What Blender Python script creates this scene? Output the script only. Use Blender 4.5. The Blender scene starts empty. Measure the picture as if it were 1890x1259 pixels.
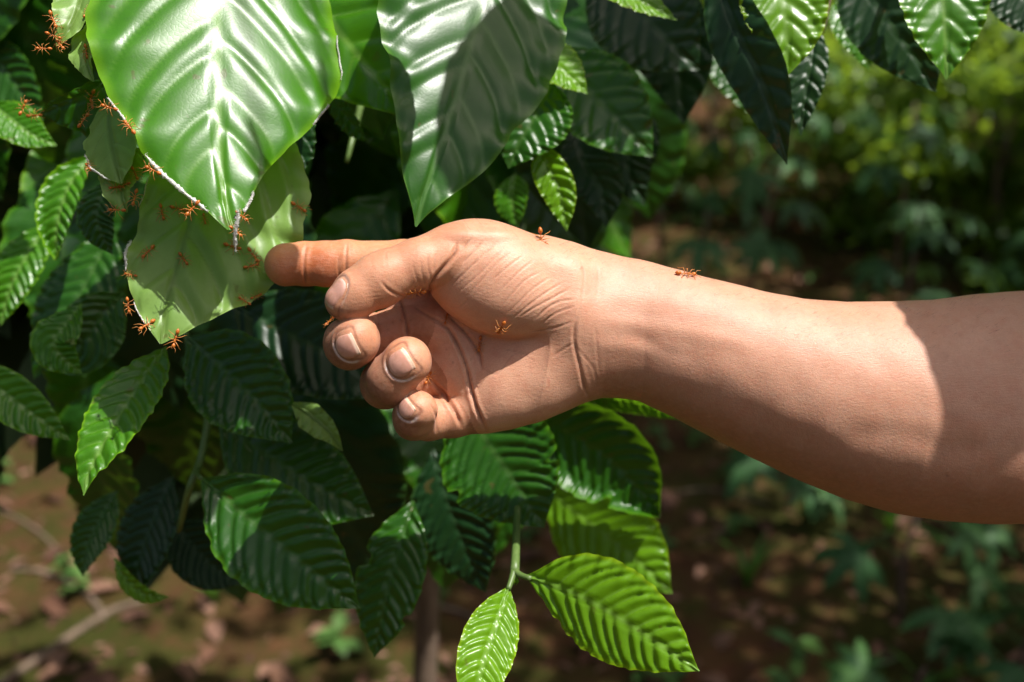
import bpy, bmesh, math, random
import numpy as np
from mathutils import Vector, Matrix, noise as mnoise
from mathutils.bvhtree import BVHTree

SC = bpy.context.scene
COL = SC.collection
R = math.radians

# ------------------------------------------------------------------ camera, sky, sun, exposure
FPX = 1838.0                    # focal length in pixels of the 1890 x 1259 photograph
DH = 0.48                       # distance of the hand, m
S = DH / FPX                    # metres per photo pixel at the hand
PITCH = R(-22)
CAM = Vector((0, 0, 1.5))
FWD = Vector((0, math.cos(PITCH), math.sin(PITCH)))
RIGHT = Vector((1, 0, 0))
UP = RIGHT.cross(FWD)

cd = bpy.data.cameras.new('camera')
cam = bpy.data.objects.new('camera', cd)
COL.objects.link(cam)
cam.location = CAM
cam.rotation_euler = (math.pi / 2 + PITCH, 0, 0)
cd.sensor_width = 36
cd.lens = 36 * FPX / 1890
cd.clip_start = 0.02
cd.clip_end = 400
cd.dof.use_dof = True
cd.dof.focus_distance = 0.472
cd.dof.aperture_fstop = 4.8
cd.dof.aperture_blades = 9
SC.camera = cam

# direction TO the sun, first in camera axes (right, up, towards the viewer)
_l = Vector((0.38, 0.80, 0.46)).normalized()
SUN = (RIGHT * _l.x + UP * _l.y - FWD * _l.z).normalized()
sd = bpy.data.lights.new('sun', 'SUN')
sd.energy = 5.0
sd.angle = R(0.53)
sd.color = (1.0, 0.96, 0.915)
sun = bpy.data.objects.new('sun', sd)
COL.objects.link(sun)
sun.rotation_euler = (-SUN).to_track_quat('-Z', 'Y').to_euler()

W = bpy.data.worlds.new('World')
SC.world = W
W.use_nodes = True
_nt = W.node_tree
_nt.nodes.clear()
_o = _nt.nodes.new('ShaderNodeOutputWorld')
_b = _nt.nodes.new('ShaderNodeBackground')
_s = _nt.nodes.new('ShaderNodeTexSky')
_s.sky_type = 'NISHITA'
_s.sun_disc = False
_s.sun_elevation = math.asin(SUN.z)
_s.sun_rotation = math.atan2(SUN.x, SUN.y)
_s.air_density = 0.9
_s.dust_density = 5.0
_s.ozone_density = 0.4
_b.inputs[1].default_value = 0.085
_nt.links.new(_s.outputs[0], _b.inputs[0])
_nt.links.new(_b.outputs[0], _o.inputs[0])

SC.render.engine = 'CYCLES'
SC.view_settings.view_transform = 'Standard'
SC.view_settings.look = 'None'
SC.view_settings.gamma = 1
SC.view_settings.use_curve_mapping = False
SC.view_settings.exposure = 0.55
SC.cycles.use_denoising = True
SC.cycles.max_bounces = 8
SC.cycles.transmission_bounces = 4
SC.cycles.caustics_reflective = False
SC.cycles.caustics_refractive = False

# ------------------------------------------------------------------ small helpers
def at(px, py, depth):
    """World point seen at photo pixel (px, py), at the given distance along the view axis."""
    return CAM + (FWD + RIGHT * ((px - 945) / FPX) - UP * ((py - 629.5) / FPX)) * depth

def tag(o, label=None, cat=None, group=None, kind=None):
    for k, v in (('label', label), ('category', cat), ('group', group), ('kind', kind)):
        if v:
            o[k] = v
    return o

def empty(name, loc=(0, 0, 0), **kw):
    o = bpy.data.objects.new(name, None)
    o.empty_display_size = 0.05
    COL.objects.link(o)
    o.location = loc
    return tag(o, **kw)

def link(name, me, parent=None, mat=None, keep=True):
    """Link a mesh as one object; its vertices are in world space, so a parent's place is undone."""
    o = bpy.data.objects.new(name, me)
    COL.objects.link(o)
    if mat is not None and len(me.materials) == 0:
        me.materials.append(mat)
    if parent is not None:
        o.parent = parent
        if keep:
            o.matrix_parent_inverse = Matrix.Translation(parent.location).inverted()
    return o

def np_mesh(name, V, F, smooth=True):
    """Mesh from an (n,3) array and an (m,4) or (m,3) array of faces."""
    V = np.asarray(V, np.float32)
    F = np.asarray(F, np.int32)
    me = bpy.data.meshes.new(name)
    me.vertices.add(len(V))
    me.vertices.foreach_set('co', V.ravel())
    k = F.shape[1]
    me.loops.add(len(F) * k)
    me.loops.foreach_set('vertex_index', F.ravel())
    me.polygons.add(len(F))
    me.polygons.foreach_set('loop_start', np.arange(0, len(F) * k, k, dtype=np.int32))
    me.update(calc_edges=True)
    if smooth:
        me.polygons.foreach_set('use_smooth', np.ones(len(F), bool))
    return me

def attr(me, name, vals):
    vals = np.asarray(vals, np.float32)
    if vals.ndim == 1:
        a = me.attributes.new(name, 'FLOAT', 'POINT')
        a.data.foreach_set('value', vals)
    else:
        a = me.attributes.new(name, 'FLOAT_COLOR', 'POINT')
        if vals.shape[1] == 3:
            vals = np.concatenate([vals, np.ones((len(vals), 1), np.float32)], 1)
        a.data.foreach_set('color', vals.ravel())

def tube_arrays(pts, rad, sides=8, cap=True):
    """A tapered tube along a polyline: returns vertices and quads (caps closed by a centre point as degenerate-free triangles turned quads)."""
    P = [Vector(p) for p in pts]
    n = len(P)
    if not hasattr(rad, '__len__'):
        rad = [rad] * n
    V, F = [], []
    ref = Vector((0.3, 0.2, 0.93))
    prev = None
    for i in range(n):
        t = (P[min(i + 1, n - 1)] - P[max(i - 1, 0)]).normalized()
        if prev is None:
            a = t.cross(ref)
            if a.length < 1e-3:
                a = t.cross(Vector((1, 0, 0)))
        else:
            a = prev - t * prev.dot(t)
        a.normalize()
        prev = a
        b = t.cross(a)
        for j in range(sides):
            th = 2 * math.pi * j / sides
            V.append(P[i] + (a * math.cos(th) + b * math.sin(th)) * rad[i])
    for i in range(n - 1):
        for j in range(sides):
            k = (j + 1) % sides
            F.append((i * sides + j, i * sides + k, (i + 1) * sides + k, (i + 1) * sides + j))
    return [tuple(v) for v in V], F

class MB:
    """Collects pieces into one mesh."""
    def __init__(self):
        self.V, self.F = [], []
    def add(self, V, F):
        b = len(self.V)
        self.V += [tuple(v) for v in V]
        self.F += [tuple(i + b for i in f) for f in F]
        return self
    def tube(self, pts, rad, sides=8):
        V, F = tube_arrays(pts, rad, sides)
        n = len(pts)
        F = F + [tuple(range(sides))[::-1], tuple(range((n - 1) * sides, n * sides))]
        return self.add(V, F)
    def mesh(self, name, smooth=True):
        me = bpy.data.meshes.new(name)
        me.from_pydata(self.V, [], self.F)
        me.update()
        if smooth:
            me.polygons.foreach_set('use_smooth', np.ones(len(me.polygons), bool))
        return me

class NT:
    """Short-hand for building a material."""
    def __init__(self, name):
        self.m = bpy.data.materials.new(name)
        self.m.use_nodes = True
        self.t = self.m.node_tree
        self.t.nodes.clear()
        self.out = self.t.nodes.new('ShaderNodeOutputMaterial')
    def n(self, typ, ins=None, **kw):
        d = self.t.nodes.new(typ)
        for k, v in kw.items():
            setattr(d, k, v)
        for k, v in (ins or {}).items():
            s = d.inputs[k]
            if isinstance(v, bpy.types.NodeSocket):
                self.t.links.new(v, s)
            elif s.type == 'RGBA' and hasattr(v, '__len__') and len(v) == 3:
                s.default_value = (*v, 1)
            else:
                s.default_value = v
        return d
    def attr(self, name, out='Fac'):
        return self.n('ShaderNodeAttribute', attribute_name=name).outputs[out]
    def mix(self, f, a, b, blend='MIX'):
        d = self.n('ShaderNodeMix', data_type='RGBA', blend_type=blend)
        for s, v in ((d.inputs[0], f), (d.inputs[6], a), (d.inputs[7], b)):
            if isinstance(v, bpy.types.NodeSocket):
                self.t.links.new(v, s)
            elif s.type == 'RGBA':
                s.default_value = (*v, 1) if len(v) == 3 else v
            else:
                s.default_value = v
        return d.outputs[2]
    def math(self, op, a, b=0.0, c=None, clamp=False):
        d = self.n('ShaderNodeMath', operation=op, use_clamp=clamp)
        for i, v in enumerate((a, b, c)):
            if v is None:
                continue
            if isinstance(v, bpy.types.NodeSocket):
                self.t.links.new(v, d.inputs[i])
            else:
                d.inputs[i].default_value = v
        return d.outputs[0]
    def ramp(self, f, stops):
        d = self.n('ShaderNodeValToRGB', {0: f})
        e = d.color_ramp.elements
        while len(e) < len(stops):
            e.new(0.5)
        for x, (p, c) in zip(e, stops):
            x.position = p
            x.color = (*c, 1) if hasattr(c, '__len__') else (c, c, c, 1)
        return d.outputs[0]
    def noise(self, scale, vec=None, detail=3.0, rough=0.55, dist=0.0):
        ins = {'Scale': scale, 'Detail': detail, 'Roughness': rough, 'Distortion': dist}
        if vec is not None:
            ins['Vector'] = vec
        return self.n('ShaderNodeTexNoise', ins).outputs['Fac']
    def done(self, shader):
        self.t.links.new(shader, self.out.inputs[0])
        return self.m
# ------------------------------------------------------------------ the person: one continuous arm-and-hand surface
# Hand space: units are photo pixels at the hand's distance (0.26 mm), x right, y up, z towards the viewer.
HX, HY, HZ = RIGHT, UP, -FWD
HORG = CAM + FWD * DH

def P(u, v, w=0.0):
    k = (DH - w * S) / DH
    return np.array(((u - 945) * k, -(v - 629.5) * k, w), np.float32)

def hand_to_world(X):
    M = np.array([HX, HY, HZ], np.float32)
    return np.asarray(X, np.float32) @ M * S + np.array(HORG, np.float32)

def world_to_pix(X):
    d = np.asarray(X, np.float32) - np.array(CAM, np.float32)
    z = d @ np.array(FWD, np.float32)
    return 945 + (d @ np.array(RIGHT, np.float32)) / z * FPX, 629.5 - (d @ np.array(UP, np.float32)) / z * FPX, z

def smin(a, b, k):
    h = np.maximum(k - np.abs(a - b), 0) / k
    return np.minimum(a, b) - h * h * k * 0.25

def cone(X, a, b, ra, rb):
    ba = b - a
    t = np.clip(((X - a) @ ba) / (ba @ ba), 0, 1)
    return np.linalg.norm(X - a - t[:, None] * ba, axis=1) - (ra + (rb - ra) * t)

def ellip(X, c, ax, rad):
    """Ellipsoid with its first axis along ax (a 2-D direction in the picture plane, y up)."""
    th = math.atan2(ax[1], ax[0])
    co, si = math.cos(th), math.sin(th)
    q = X - c
    x = q[:, 0] * co + q[:, 1] * si
    y = -q[:, 0] * si + q[:, 1] * co
    p = np.stack([x / rad[0], y / rad[1], q[:, 2] / rad[2]], 1)
    k0 = np.linalg.norm(p, axis=1)
    p2 = np.stack([x / rad[0] ** 2, y / rad[1] ** 2, q[:, 2] / rad[2] ** 2], 1)
    k1 = np.linalg.norm(p2, axis=1) + 1e-6
    return k0 * (k0 - 1) / k1

def sstep(a, b, x):
    t = np.clip((x - a) / (b - a), 0, 1)
    return t * t * (3 - 2 * t)

# the arm's outline: u, upper edge, lower edge, half depth, depth of the axis
ARM = np.array([
    (1010, 452, 742, 72, -58), (1060, 460, 737, 80, -58), (1110, 467, 731, 86, -58), (1180, 478, 741, 96, -58), (1250, 497, 774, 108, -56),
    (1320, 515, 811, 122, -54), (1400, 536, 851, 136, -50), (1480, 552, 889, 150, -46), (1560, 558, 921, 163, -44),
    (1640, 557, 944, 175, -42), (1720, 553, 957, 184, -42), (1800, 543, 963, 190, -42), (1890, 537, 963, 194, -42),
    (2000, 536, 958, 194, -42), (2150, 545, 950, 190, -44), (2400, 560, 940, 186, -50), (2800, 575, 930, 182, -60)], np.float32)
_au = ARM[:, 0]

def arm_sdf(X):
    k = (DH - X[:, 2] * S) / DH
    kc = (DH + 50 * S) / DH
    u = X[:, 0] / kc + 945
    up, lo, dp, cw = (np.interp(u, _au, ARM[:, i]) for i in (1, 2, 3, 4))
    cy = -((up + lo) / 2 - 629.5) * kc
    h = (lo - up) / 2 * kc
    y = (X[:, 1] - cy) / h
    z = (X[:, 2] - cw) / dp
    r = np.sqrt(y * y + z * z) + 1e-6
    d = (r - 1) * r / np.sqrt((y / h) ** 2 + (z / dp) ** 2 + 1e-9)
    return np.maximum(d, np.maximum(1040 - u, u - 2700) * 0.8)

FING = {   # joints: (u, v, w, radius)
    'index': [(845, 492, -62, 50), (745, 486, -66, 44), (640, 486, -64, 43), (600, 486, -62, 41.5), (563, 487, -60, 40.5), (530, 489, -58, 39)],
    'middle': [(800, 602, -66, 50), (735, 612, -68, 46), (652, 632, -48, 46), (645, 634, 6, 45.5), (646, 634, 46, 46), (655, 628, 66, 43)],
    'ring': [(850, 688, -66, 50), (790, 694, -66, 45), (722, 704, -44, 45), (712, 708, 6, 45), (722, 700, 40, 45), (750, 668, 62, 42)],
    'pinky': [(893, 752, -60, 44), (835, 768, -50, 40), (790, 775, -30, 38), (764, 774, 6, 37), (764, 768, 30, 37), (770, 757, 48, 34)],
    'thumb': [(885, 484, 12, 56), (832, 478, 34, 51), (772, 488, 52, 46), (716, 508, 64, 45), (695, 516, 66, 44), (660, 537, 70, 40), (634, 556, 72, 33)],
}

def finger_sdf(X, name):
    J = FING[name]
    d = None
    for a, b in zip(J[:-1], J[1:]):
        c = cone(X, P(*a[:3]), P(*b[:3]), a[3], b[3])
        d = c if d is None else smin(d, c, 10.0)
    if name == 'index':
        d = smin(d, ellip(X, P(526, 489, -52), (1, 0), (38, 40, 33)), 8)
        d = smin(d, ellip(X, P(606, 489, -52), (1, 0), (44, 41, 36)), 8)
    elif name == 'thumb':
        d = smin(d, ellip(X, P(660, 545, 78), (-0.72, -0.69), (52, 40, 34)), 10)
        d = smin(d, ellip(X, P(700, 526, 70), (-0.8, -0.6), (40, 42, 36)), 10)
    elif name == 'middle':
        d = smin(d, ellip(X, P(662, 625, 66), (1, 0), (36, 44, 40)), 10)
    elif name == 'ring':
        d = smin(d, ellip(X, P(754, 664, 62), (0.7, 0.7), (40, 40, 40)), 10)
    elif name == 'pinky':
        d = smin(d, ellip(X, P(772, 755, 46), (0.6, 0.7), (32, 34, 34)), 8)
    return d

def palm_sdf(X):
    w = P(1075, 606, -62)
    d = cone(X, w, P(845, 492, -66), 76, 52)
    for m in ((805, 600, -70, 50), (850, 686, -70, 50), (893, 748, -62, 46)):
        d = smin(d, cone(X, w, P(*m[:3]), 74, m[3]), 46)
    d = smin(d, ellip(X, P(975, 706, -40), (0.86, 0.42), (128, 74, 58)), 40)      # hypothenar pad
    d = smin(d, ellip(X, P(845, 660, -52), (-0.35, 0.95), (90, 40, 42)), 24)      # pads under the fingers
    d = smin(d, ellip(X, P(880, 484, -34), (1, 0.12), (120, 50, 56)), 24)         # first web, behind the thumb
    d = smin(d, ellip(X, P(788, 552, -74), (1, 0), (84, 40, 34)), 14)             # web between index and middle finger
    return d

def thenar_sdf(X):
    d = ellip(X, P(905, 520, 6), (0.86, -0.36), (128, 90, 76))
    d = smin(d, ellip(X, P(960, 548, 4), (0.95, -0.2), (105, 68, 62)), 40)
    d = smin(d, ellip(X, P(905, 488, 2), (1, -0.1), (100, 52, 66)), 46)
    return d

PARTS = ('arm', 'palm', 'thenar', 'thumb', 'index', 'middle', 'ring', 'pinky')

def hand_parts(X):
    return {'arm': arm_sdf(X), 'palm': palm_sdf(X), 'thenar': thenar_sdf(X), **{f: finger_sdf(X, f) for f in FING}}

def hand_sdf(X):
    X = np.asarray(X, np.float32)
    out = arm_sdf(X)
    near = X[:, 0] < 330                                # only there is the hand felt
    if near.any():
        Y = X[near]
        D = hand_parts(Y)
        d = smin(D['arm'], D['palm'], 60.0)
        kt = 7 + 70 * sstep(30, 130, Y[:, 0]) + 50 * sstep(80, 150, Y[:, 1])
        d = smin(d, D['thenar'], kt)
        kth = 5 + 16 * sstep(-120, -70, Y[:, 0])
        d = smin(d, D['thumb'], kth + 40 * sstep(165, 195, Y[:, 1]))
        for f in ('index', 'middle', 'ring', 'pinky'):
            m = P(*FING[f][0][:3])
            k = 4 + (26 if f != 'pinky' else 12) * sstep(110, 40, np.linalg.norm(Y - m, axis=1))
            d = smin(d, D[f], k)
        out[near] = d
    return out

def grad(fn, X, e=0.8):
    g = np.stack([fn(X + np.array(o, np.float32)) - fn(X - np.array(o, np.float32)) for o in ((e, 0, 0), (0, e, 0), (0, 0, e))], 1)
    return g / (np.linalg.norm(g, axis=1, keepdims=True) + 1e-9)

def surface_nets(fn, lo, hi, h, m=4):
    """Isosurface of fn=0 in a box: a coarse pass finds the band, a fine pass fills it."""
    nc = np.ceil((np.array(hi) - np.array(lo)) / (h * m)).astype(int) + 1
    ax = [lo[i] + np.arange(nc[i]) * h * m for i in range(3)]
    G = np.stack(np.meshgrid(*ax, indexing='ij'), -1).reshape(-1, 3).astype(np.float32)
    C = np.concatenate([fn(g) for g in np.array_split(G, max(1, len(G) // 200000))]).reshape(nc)
    F = np.repeat(np.repeat(np.repeat(C, m, 0), m, 1), m, 2).astype(np.float32)
    idx = np.argwhere(np.abs(F) < h * m * 2.4)
    X = (idx * h + np.array(lo) ).astype(np.float32)
    vals = np.concatenate([fn(x) for x in np.array_split(X, max(1, len(X) // 200000))])
    F[tuple(idx.T)] = vals
    n = np.array(F.shape)
    sgn = F < 0
    cells = n - 1
    acc = {}
    lin = lambda i: (i[:, 0] * cells[1] + i[:, 1]) * cells[2] + i[:, 2]
    ids, pos, quads = [], [], []
    for a in range(3):
        s0 = [slice(None)] * 3
        s1 = [slice(None)] * 3
        s0[a] = slice(0, -1)
        s1[a] = slice(1, None)
        e = np.argwhere(sgn[tuple(s0)] != sgn[tuple(s1)])
        e2 = e.copy()
        e2[:, a] += 1
        f0, f1 = F[tuple(e.T)], F[tuple(e2.T)]
        p = e.astype(np.float32)
        p[:, a] += f0 / (f0 - f1)
        b, c = (a + 1) % 3, (a + 2) % 3
        ok = (e[:, b] > 0) & (e[:, c] > 0) & (e[:, b] < n[b] - 1) & (e[:, c] < n[c] - 1)
        e, p, f0 = e[ok], p[ok], f0[ok]
        q = []
        for db, dc in ((-1, -1), (0, -1), (0, 0), (-1, 0)):
            k = e.copy()
            k[:, b] += db
            k[:, c] += dc
            L = lin(k)
            ids.append(L)
            pos.append(p)
            q.append(L)
        q = np.stack(q, 1)
        flip = f0 > 0
        q[flip] = q[flip][:, ::-1]
        quads.append(q)
    ids = np.concatenate(ids)
    pos = np.concatenate(pos)
    quads = np.concatenate(quads)
    uid, inv = np.unique(ids, return_inverse=True)
    cnt = np.bincount(inv)
    V = np.stack([np.bincount(inv, pos[:, i]) / cnt for i in range(3)], 1) * h + np.array(lo)
    Q = np.searchsorted(uid, quads)
    return V.astype(np.float32), Q.astype(np.int32)

def poly_dist(u, v, line):
    """Distance of points to a polyline, and the place along it (0..1)."""
    L = np.array(line, np.float32)
    best = np.full(len(u), 1e9, np.float32)
    pos = np.zeros(len(u), np.float32)
    seg = np.linalg.norm(L[1:] - L[:-1], axis=1)
    cum = np.concatenate([[0], np.cumsum(seg)])
    q = np.stack([u, v], 1)
    for i in range(len(L) - 1):
        ba = L[i + 1] - L[i]
        t = np.clip(((q - L[i]) @ ba) / (ba @ ba + 1e-9), 0, 1)
        d = np.linalg.norm(q - L[i] - t[:, None] * ba, axis=1)
        m = d < best
        best[m] = d[m]
        pos[m] = (cum[i] + t[m] * seg[i]) / cum[-1]
    return best, pos

def smooth_line(pts, n=6):
    """Catmull-Rom through the points."""
    p = [np.array(x, np.float32) for x in pts]
    p = [2 * p[0] - p[1]] + p + [2 * p[-1] - p[-2]]
    out = []
    for i in range(1, len(p) - 2):
        for k in range(n):
            t = k / n
            a, b, c, d = p[i - 1:i + 3]
            out.append(0.5 * (2 * b + (c - a) * t + (2 * a - 5 * b + 4 * c - d) * t * t + (3 * b - a - 3 * c + d) * t ** 3))
    out.append(p[-2])
    return out

# skin lines: (points in photo pixels, depth, width, darkening, the parts they lie on)
CREASES = [
    ([(842, 452), (838, 470), (808, 507), (796, 528), (791, 550)], 8.0, 5.0, .7, 'thenar thumb palm'),
    ([(802, 593), (826, 607), (847, 642), (861, 680), (868, 715), (879, 753), (896, 794)], 9.0, 4.2, 1.0, 'palm pinky ring middle'),
    ([(826, 582), (858, 614), (882, 649), (889, 682)], 5.0, 4.5, .75, 'palm'),
    ([(736, 552), (748, 590), (752, 626)], 7.5, 4.2, 1.0, 'palm middle'),
    ([(795, 701), (820, 729), (840, 760), (851, 788)], 9.0, 4.4, 1.0, 'palm pinky ring'),
    ([(760, 565), (800, 588), (826, 600)], 3.0, 4.0, .5, 'palm middle index'),
    ([(889, 680), (918, 690), (948, 655), (990, 655)], 1.2, 2.5, .25, 'palm'),
    ([(930, 645), (960, 652), (990, 668)], 1.0, 2.0, .3, 'palm'),
    ([(1064, 588), (1060, 612), (1060, 633), (1068, 670), (1078, 712), (1086, 732)], 3.0, 4.0, .6, 'arm palm'),
    ([(1060, 632), (1040, 645), (1020, 658)], 1.3, 3.0, .3, 'arm palm'),
    ([(1060, 635), (1075, 655), (1095, 680), (1102, 712)], .8, 3.0, .2, 'arm palm'),
    ([(1098, 600), (1102, 640), (1106, 690)], .8, 3.5, .12, 'arm palm'),
    ([(1071, 480), (1078, 510), (1072, 560), (1064, 590)], .8, 3.0, .15, 'arm palm thenar'),
    ([(1100, 480), (1104, 520), (1098, 570)], .5, 3.0, .08, 'arm palm'),
    # index finger joints
    ([(568, 446), (562, 470), (561, 500), (565, 527)], 3.2, 3.2, .5, 'index'),
    ([(642, 446), (639, 470), (638, 500), (634, 527)], 3.0, 3.0, .5, 'index'),
    ([(626, 470), (624, 495), (630, 524)], 1.8, 2.6, .35, 'index'),
    ([(648, 448), (646, 470)], 1.2, 2.2, .2, 'index'),
    # thumb
    ([(704, 520), (714, 532), (728, 541), (748, 549)], 3.0, 3.0, .5, 'thumb'),
    ([(762, 488), (768, 510), (776, 530)], 1.3, 2.4, .25, 'thumb thenar'),
    ([(776, 474), (778, 500), (786, 528)], 1.3, 2.4, .25, 'thumb thenar'),
    ([(790, 468), (790, 492), (796, 520)], 1.5, 2.4, .25, 'thumb thenar'),
    ([(806, 462), (802, 480), (800, 505)], 1.5, 2.4, .25, 'thumb thenar'),
    ([(690, 470), (686, 484), (690, 500)], .7, 2.0, .12, 'thumb'),
    ([(712, 462), (712, 480), (714, 498)], .7, 2.0, .12, 'thumb'),
    ([(672, 545), (690, 541), (706, 540)], .5, 1.6, .1, 'thumb'),
    ([(670, 552), (688, 549), (704, 547)], .5, 1.6, .1, 'thumb'),
    # fan of fine folds over the ball of the thumb
    ([(846, 446), (836, 462), (822, 478)], 2.03, 2.4, 0.28, 'thenar thumb palm'),
    ([(872, 438), (856, 456), (838, 482)], 1.89, 2.4, 0.28, 'thenar thumb palm'),
    ([(890, 446), (868, 470), (836, 503)], 2.70, 2.6, 0.39, 'thenar'),
    ([(916, 448), (880, 482), (834, 526)], 2.29, 2.5, 0.35, 'thenar'),
    ([(930, 456), (890, 500), (846, 540)], 1.62, 2.3, 0.25, 'thenar'),
    ([(944, 464), (908, 496), (862, 548)], 1.62, 2.3, 0.25, 'thenar'),
    ([(968, 470), (935, 494), (906, 520)], 1.76, 2.3, 0.25, 'thenar'),
    ([(986, 480), (958, 502), (920, 540)], 1.49, 2.3, 0.22, 'thenar'),
    ([(1000, 500), (966, 520), (925, 566)], 1.62, 2.3, 0.22, 'thenar'),
    ([(1018, 510), (980, 536), (936, 580)], 1.76, 2.3, 0.25, 'thenar'),
    ([(1040, 520), (1008, 540), (980, 560), (945, 590)], 2.03, 2.3, 0.28, 'thenar palm arm'),
    ([(1052, 532), (1016, 552), (990, 566), (960, 584)], 2.29, 2.4, 0.31, 'thenar palm arm'),
    ([(1060, 552), (1030, 558), (1008, 570), (988, 590)], 2.29, 2.4, 0.31, 'thenar palm arm'),
    ([(1060, 566), (1036, 574), (1014, 586), (1000, 600)], 2.03, 2.4, 0.28, 'thenar palm arm'),
    ([(1056, 594), (1030, 603), (1000, 610), (975, 614)], 1.76, 2.4, 0.28, 'thenar palm arm'),
    ([(1050, 580), (1046, 596), (1030, 590)], 1.35, 2.4, 0.21, 'palm arm'),
    ([(830, 566), (850, 566), (868, 548)], 0.94, 2.0, 0.14, 'thenar'),
    # wrinkles of the curled fingers
    ([(806, 730), (818, 750), (824, 776)], 1.3, 2.4, .2, 'pinky palm'),
    ([(818, 726), (832, 748), (838, 774)], 1.0, 2.0, .15, 'pinky palm'),
    ([(795, 745), (806, 770), (806, 800)], 3.0, 3.4, .4, 'pinky'),
    ([(690, 560), (698, 590), (700, 625)], 1.4, 3.0, .3, 'middle'),
    ([(833, 640), (842, 610), (846, 588)], .8, 2.0, .15, 'palm'),
]

# nails: centre (u, v, w hint), direction of the free edge in the picture, half length, half width, finger, tilt
NAILS = {
    'thumb': [(615, 540), (-0.70, 0.71), 34, 24],
    'middle': [(637, 642), (0.91, -0.41), 24, 30],
    'ring': [(736, 672), (0.84, -0.54), 26, 31],
    'pinky': [(745, 754), (0.75, -0.67), 19, 25],
}
def skin_material():
    M = NT('skin')
    tc = M.n('ShaderNodeTexCoord').outputs['Object']
    col = M.attr('tint', 'Color')
    n1 = M.noise(55, tc, 4, .6)
    n2 = M.noise(420, tc, 3, .6)
    n3 = M.noise(1500, tc, 2, .6)
    c = M.mix(M.math('MULTIPLY', M.ramp(n1, [(.35, 0), (.7, 1)]), .40), col, (0.47, 0.20, 0.11))
    c = M.mix(M.math('MULTIPLY', M.ramp(M.noise(170, tc, 4, .65), [(.48, 0), (.72, 1)]), .38), c, (0.50, 0.185, 0.11))
    c = M.mix(M.math('MULTIPLY', M.ramp(n2, [(.42, 0), (.66, 1)]), .22), c, (0.62, 0.36, 0.24))
    c = M.mix(M.math('MULTIPLY', M.ramp(n3, [(.40, 0), (.62, 1)]), .20), c, (0.36, 0.17, 0.10))
    # skin grain: a net of tiny furrows and pores
    v = M.n('ShaderNodeTexVoronoi', {'Vector': tc, 'Scale': 1300.0}, feature='DISTANCE_TO_EDGE').outputs['Distance']
    v = M.ramp(v, [(0.0, 0), (.22, 1)])
    st = M.n('ShaderNodeMapping', {'Vector': tc, 'Scale': (300, 1900, 900), 'Rotation': (0, 0, 0.5)}).outputs[0]
    v2 = M.noise(1.0, st, 3, .6)
    h = M.math('ADD', M.math('MULTIPLY', v, .22), M.math('MULTIPLY', v2, 1.2))
    h = M.math('ADD', h, M.math('MULTIPLY', M.noise(900, tc, 4, .65), .8))
    bump = M.n('ShaderNodeBump', {'Strength': .45, 'Distance': .0003, 'Height': h}).outputs[0]
    rough = M.math('ADD', .37, M.math('MULTIPLY', n2, .16))
    b = M.n('ShaderNodeBsdfPrincipled', {'Base Color': c, 'Roughness': rough, 'Normal': bump,
            'Subsurface Weight': .27, 'Subsurface Radius': (1.0, .30, .14), 'Subsurface Scale': .0022,
            'Specular IOR Level': .38, 'Sheen Weight': .05})
    return M.done(b.outputs[0])

def nail_material():
    M = NT('nail')
    a = M.attr('along')
    tc = M.n('ShaderNodeTexCoord').outputs['Object']
    c = M.ramp(a, [(0.0, (.74, .60, .53)), (.16, (.62, .34, .265)), (.80, (.58, .29, .215)), (.88, (.72, .52, .40)), (1.0, (.66, .48, .34))])
    d = M.ramp(M.noise(260, tc, 4, .6), [(.45, 0), (.7, 1)])
    c = M.mix(M.math('MULTIPLY', d, .5), c, (.38, .19, .11))
    b = M.n('ShaderNodeBsdfPrincipled', {'Base Color': c, 'Roughness': .27, 'Subsurface Weight': .1,
            'Subsurface Scale': .001, 'Normal': M.n('ShaderNodeBump', {'Strength': .25, 'Distance': .0001, 'Height': M.noise(700, tc, 3)}).outputs[0]})
    return M.done(b.outputs[0])

def pixel_uv(X):
    k = (DH - X[:, 2] * S) / DH
    return X[:, 0] / k + 945, 629.5 - X[:, 1] / k

def project(X, level=0.0, it=3):
    for _ in range(it):
        d = hand_sdf(X) - level
        X = X - (grad(hand_sdf, X) * np.clip(d, -6, 6)[:, None]).astype(np.float32)
    return X

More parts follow.
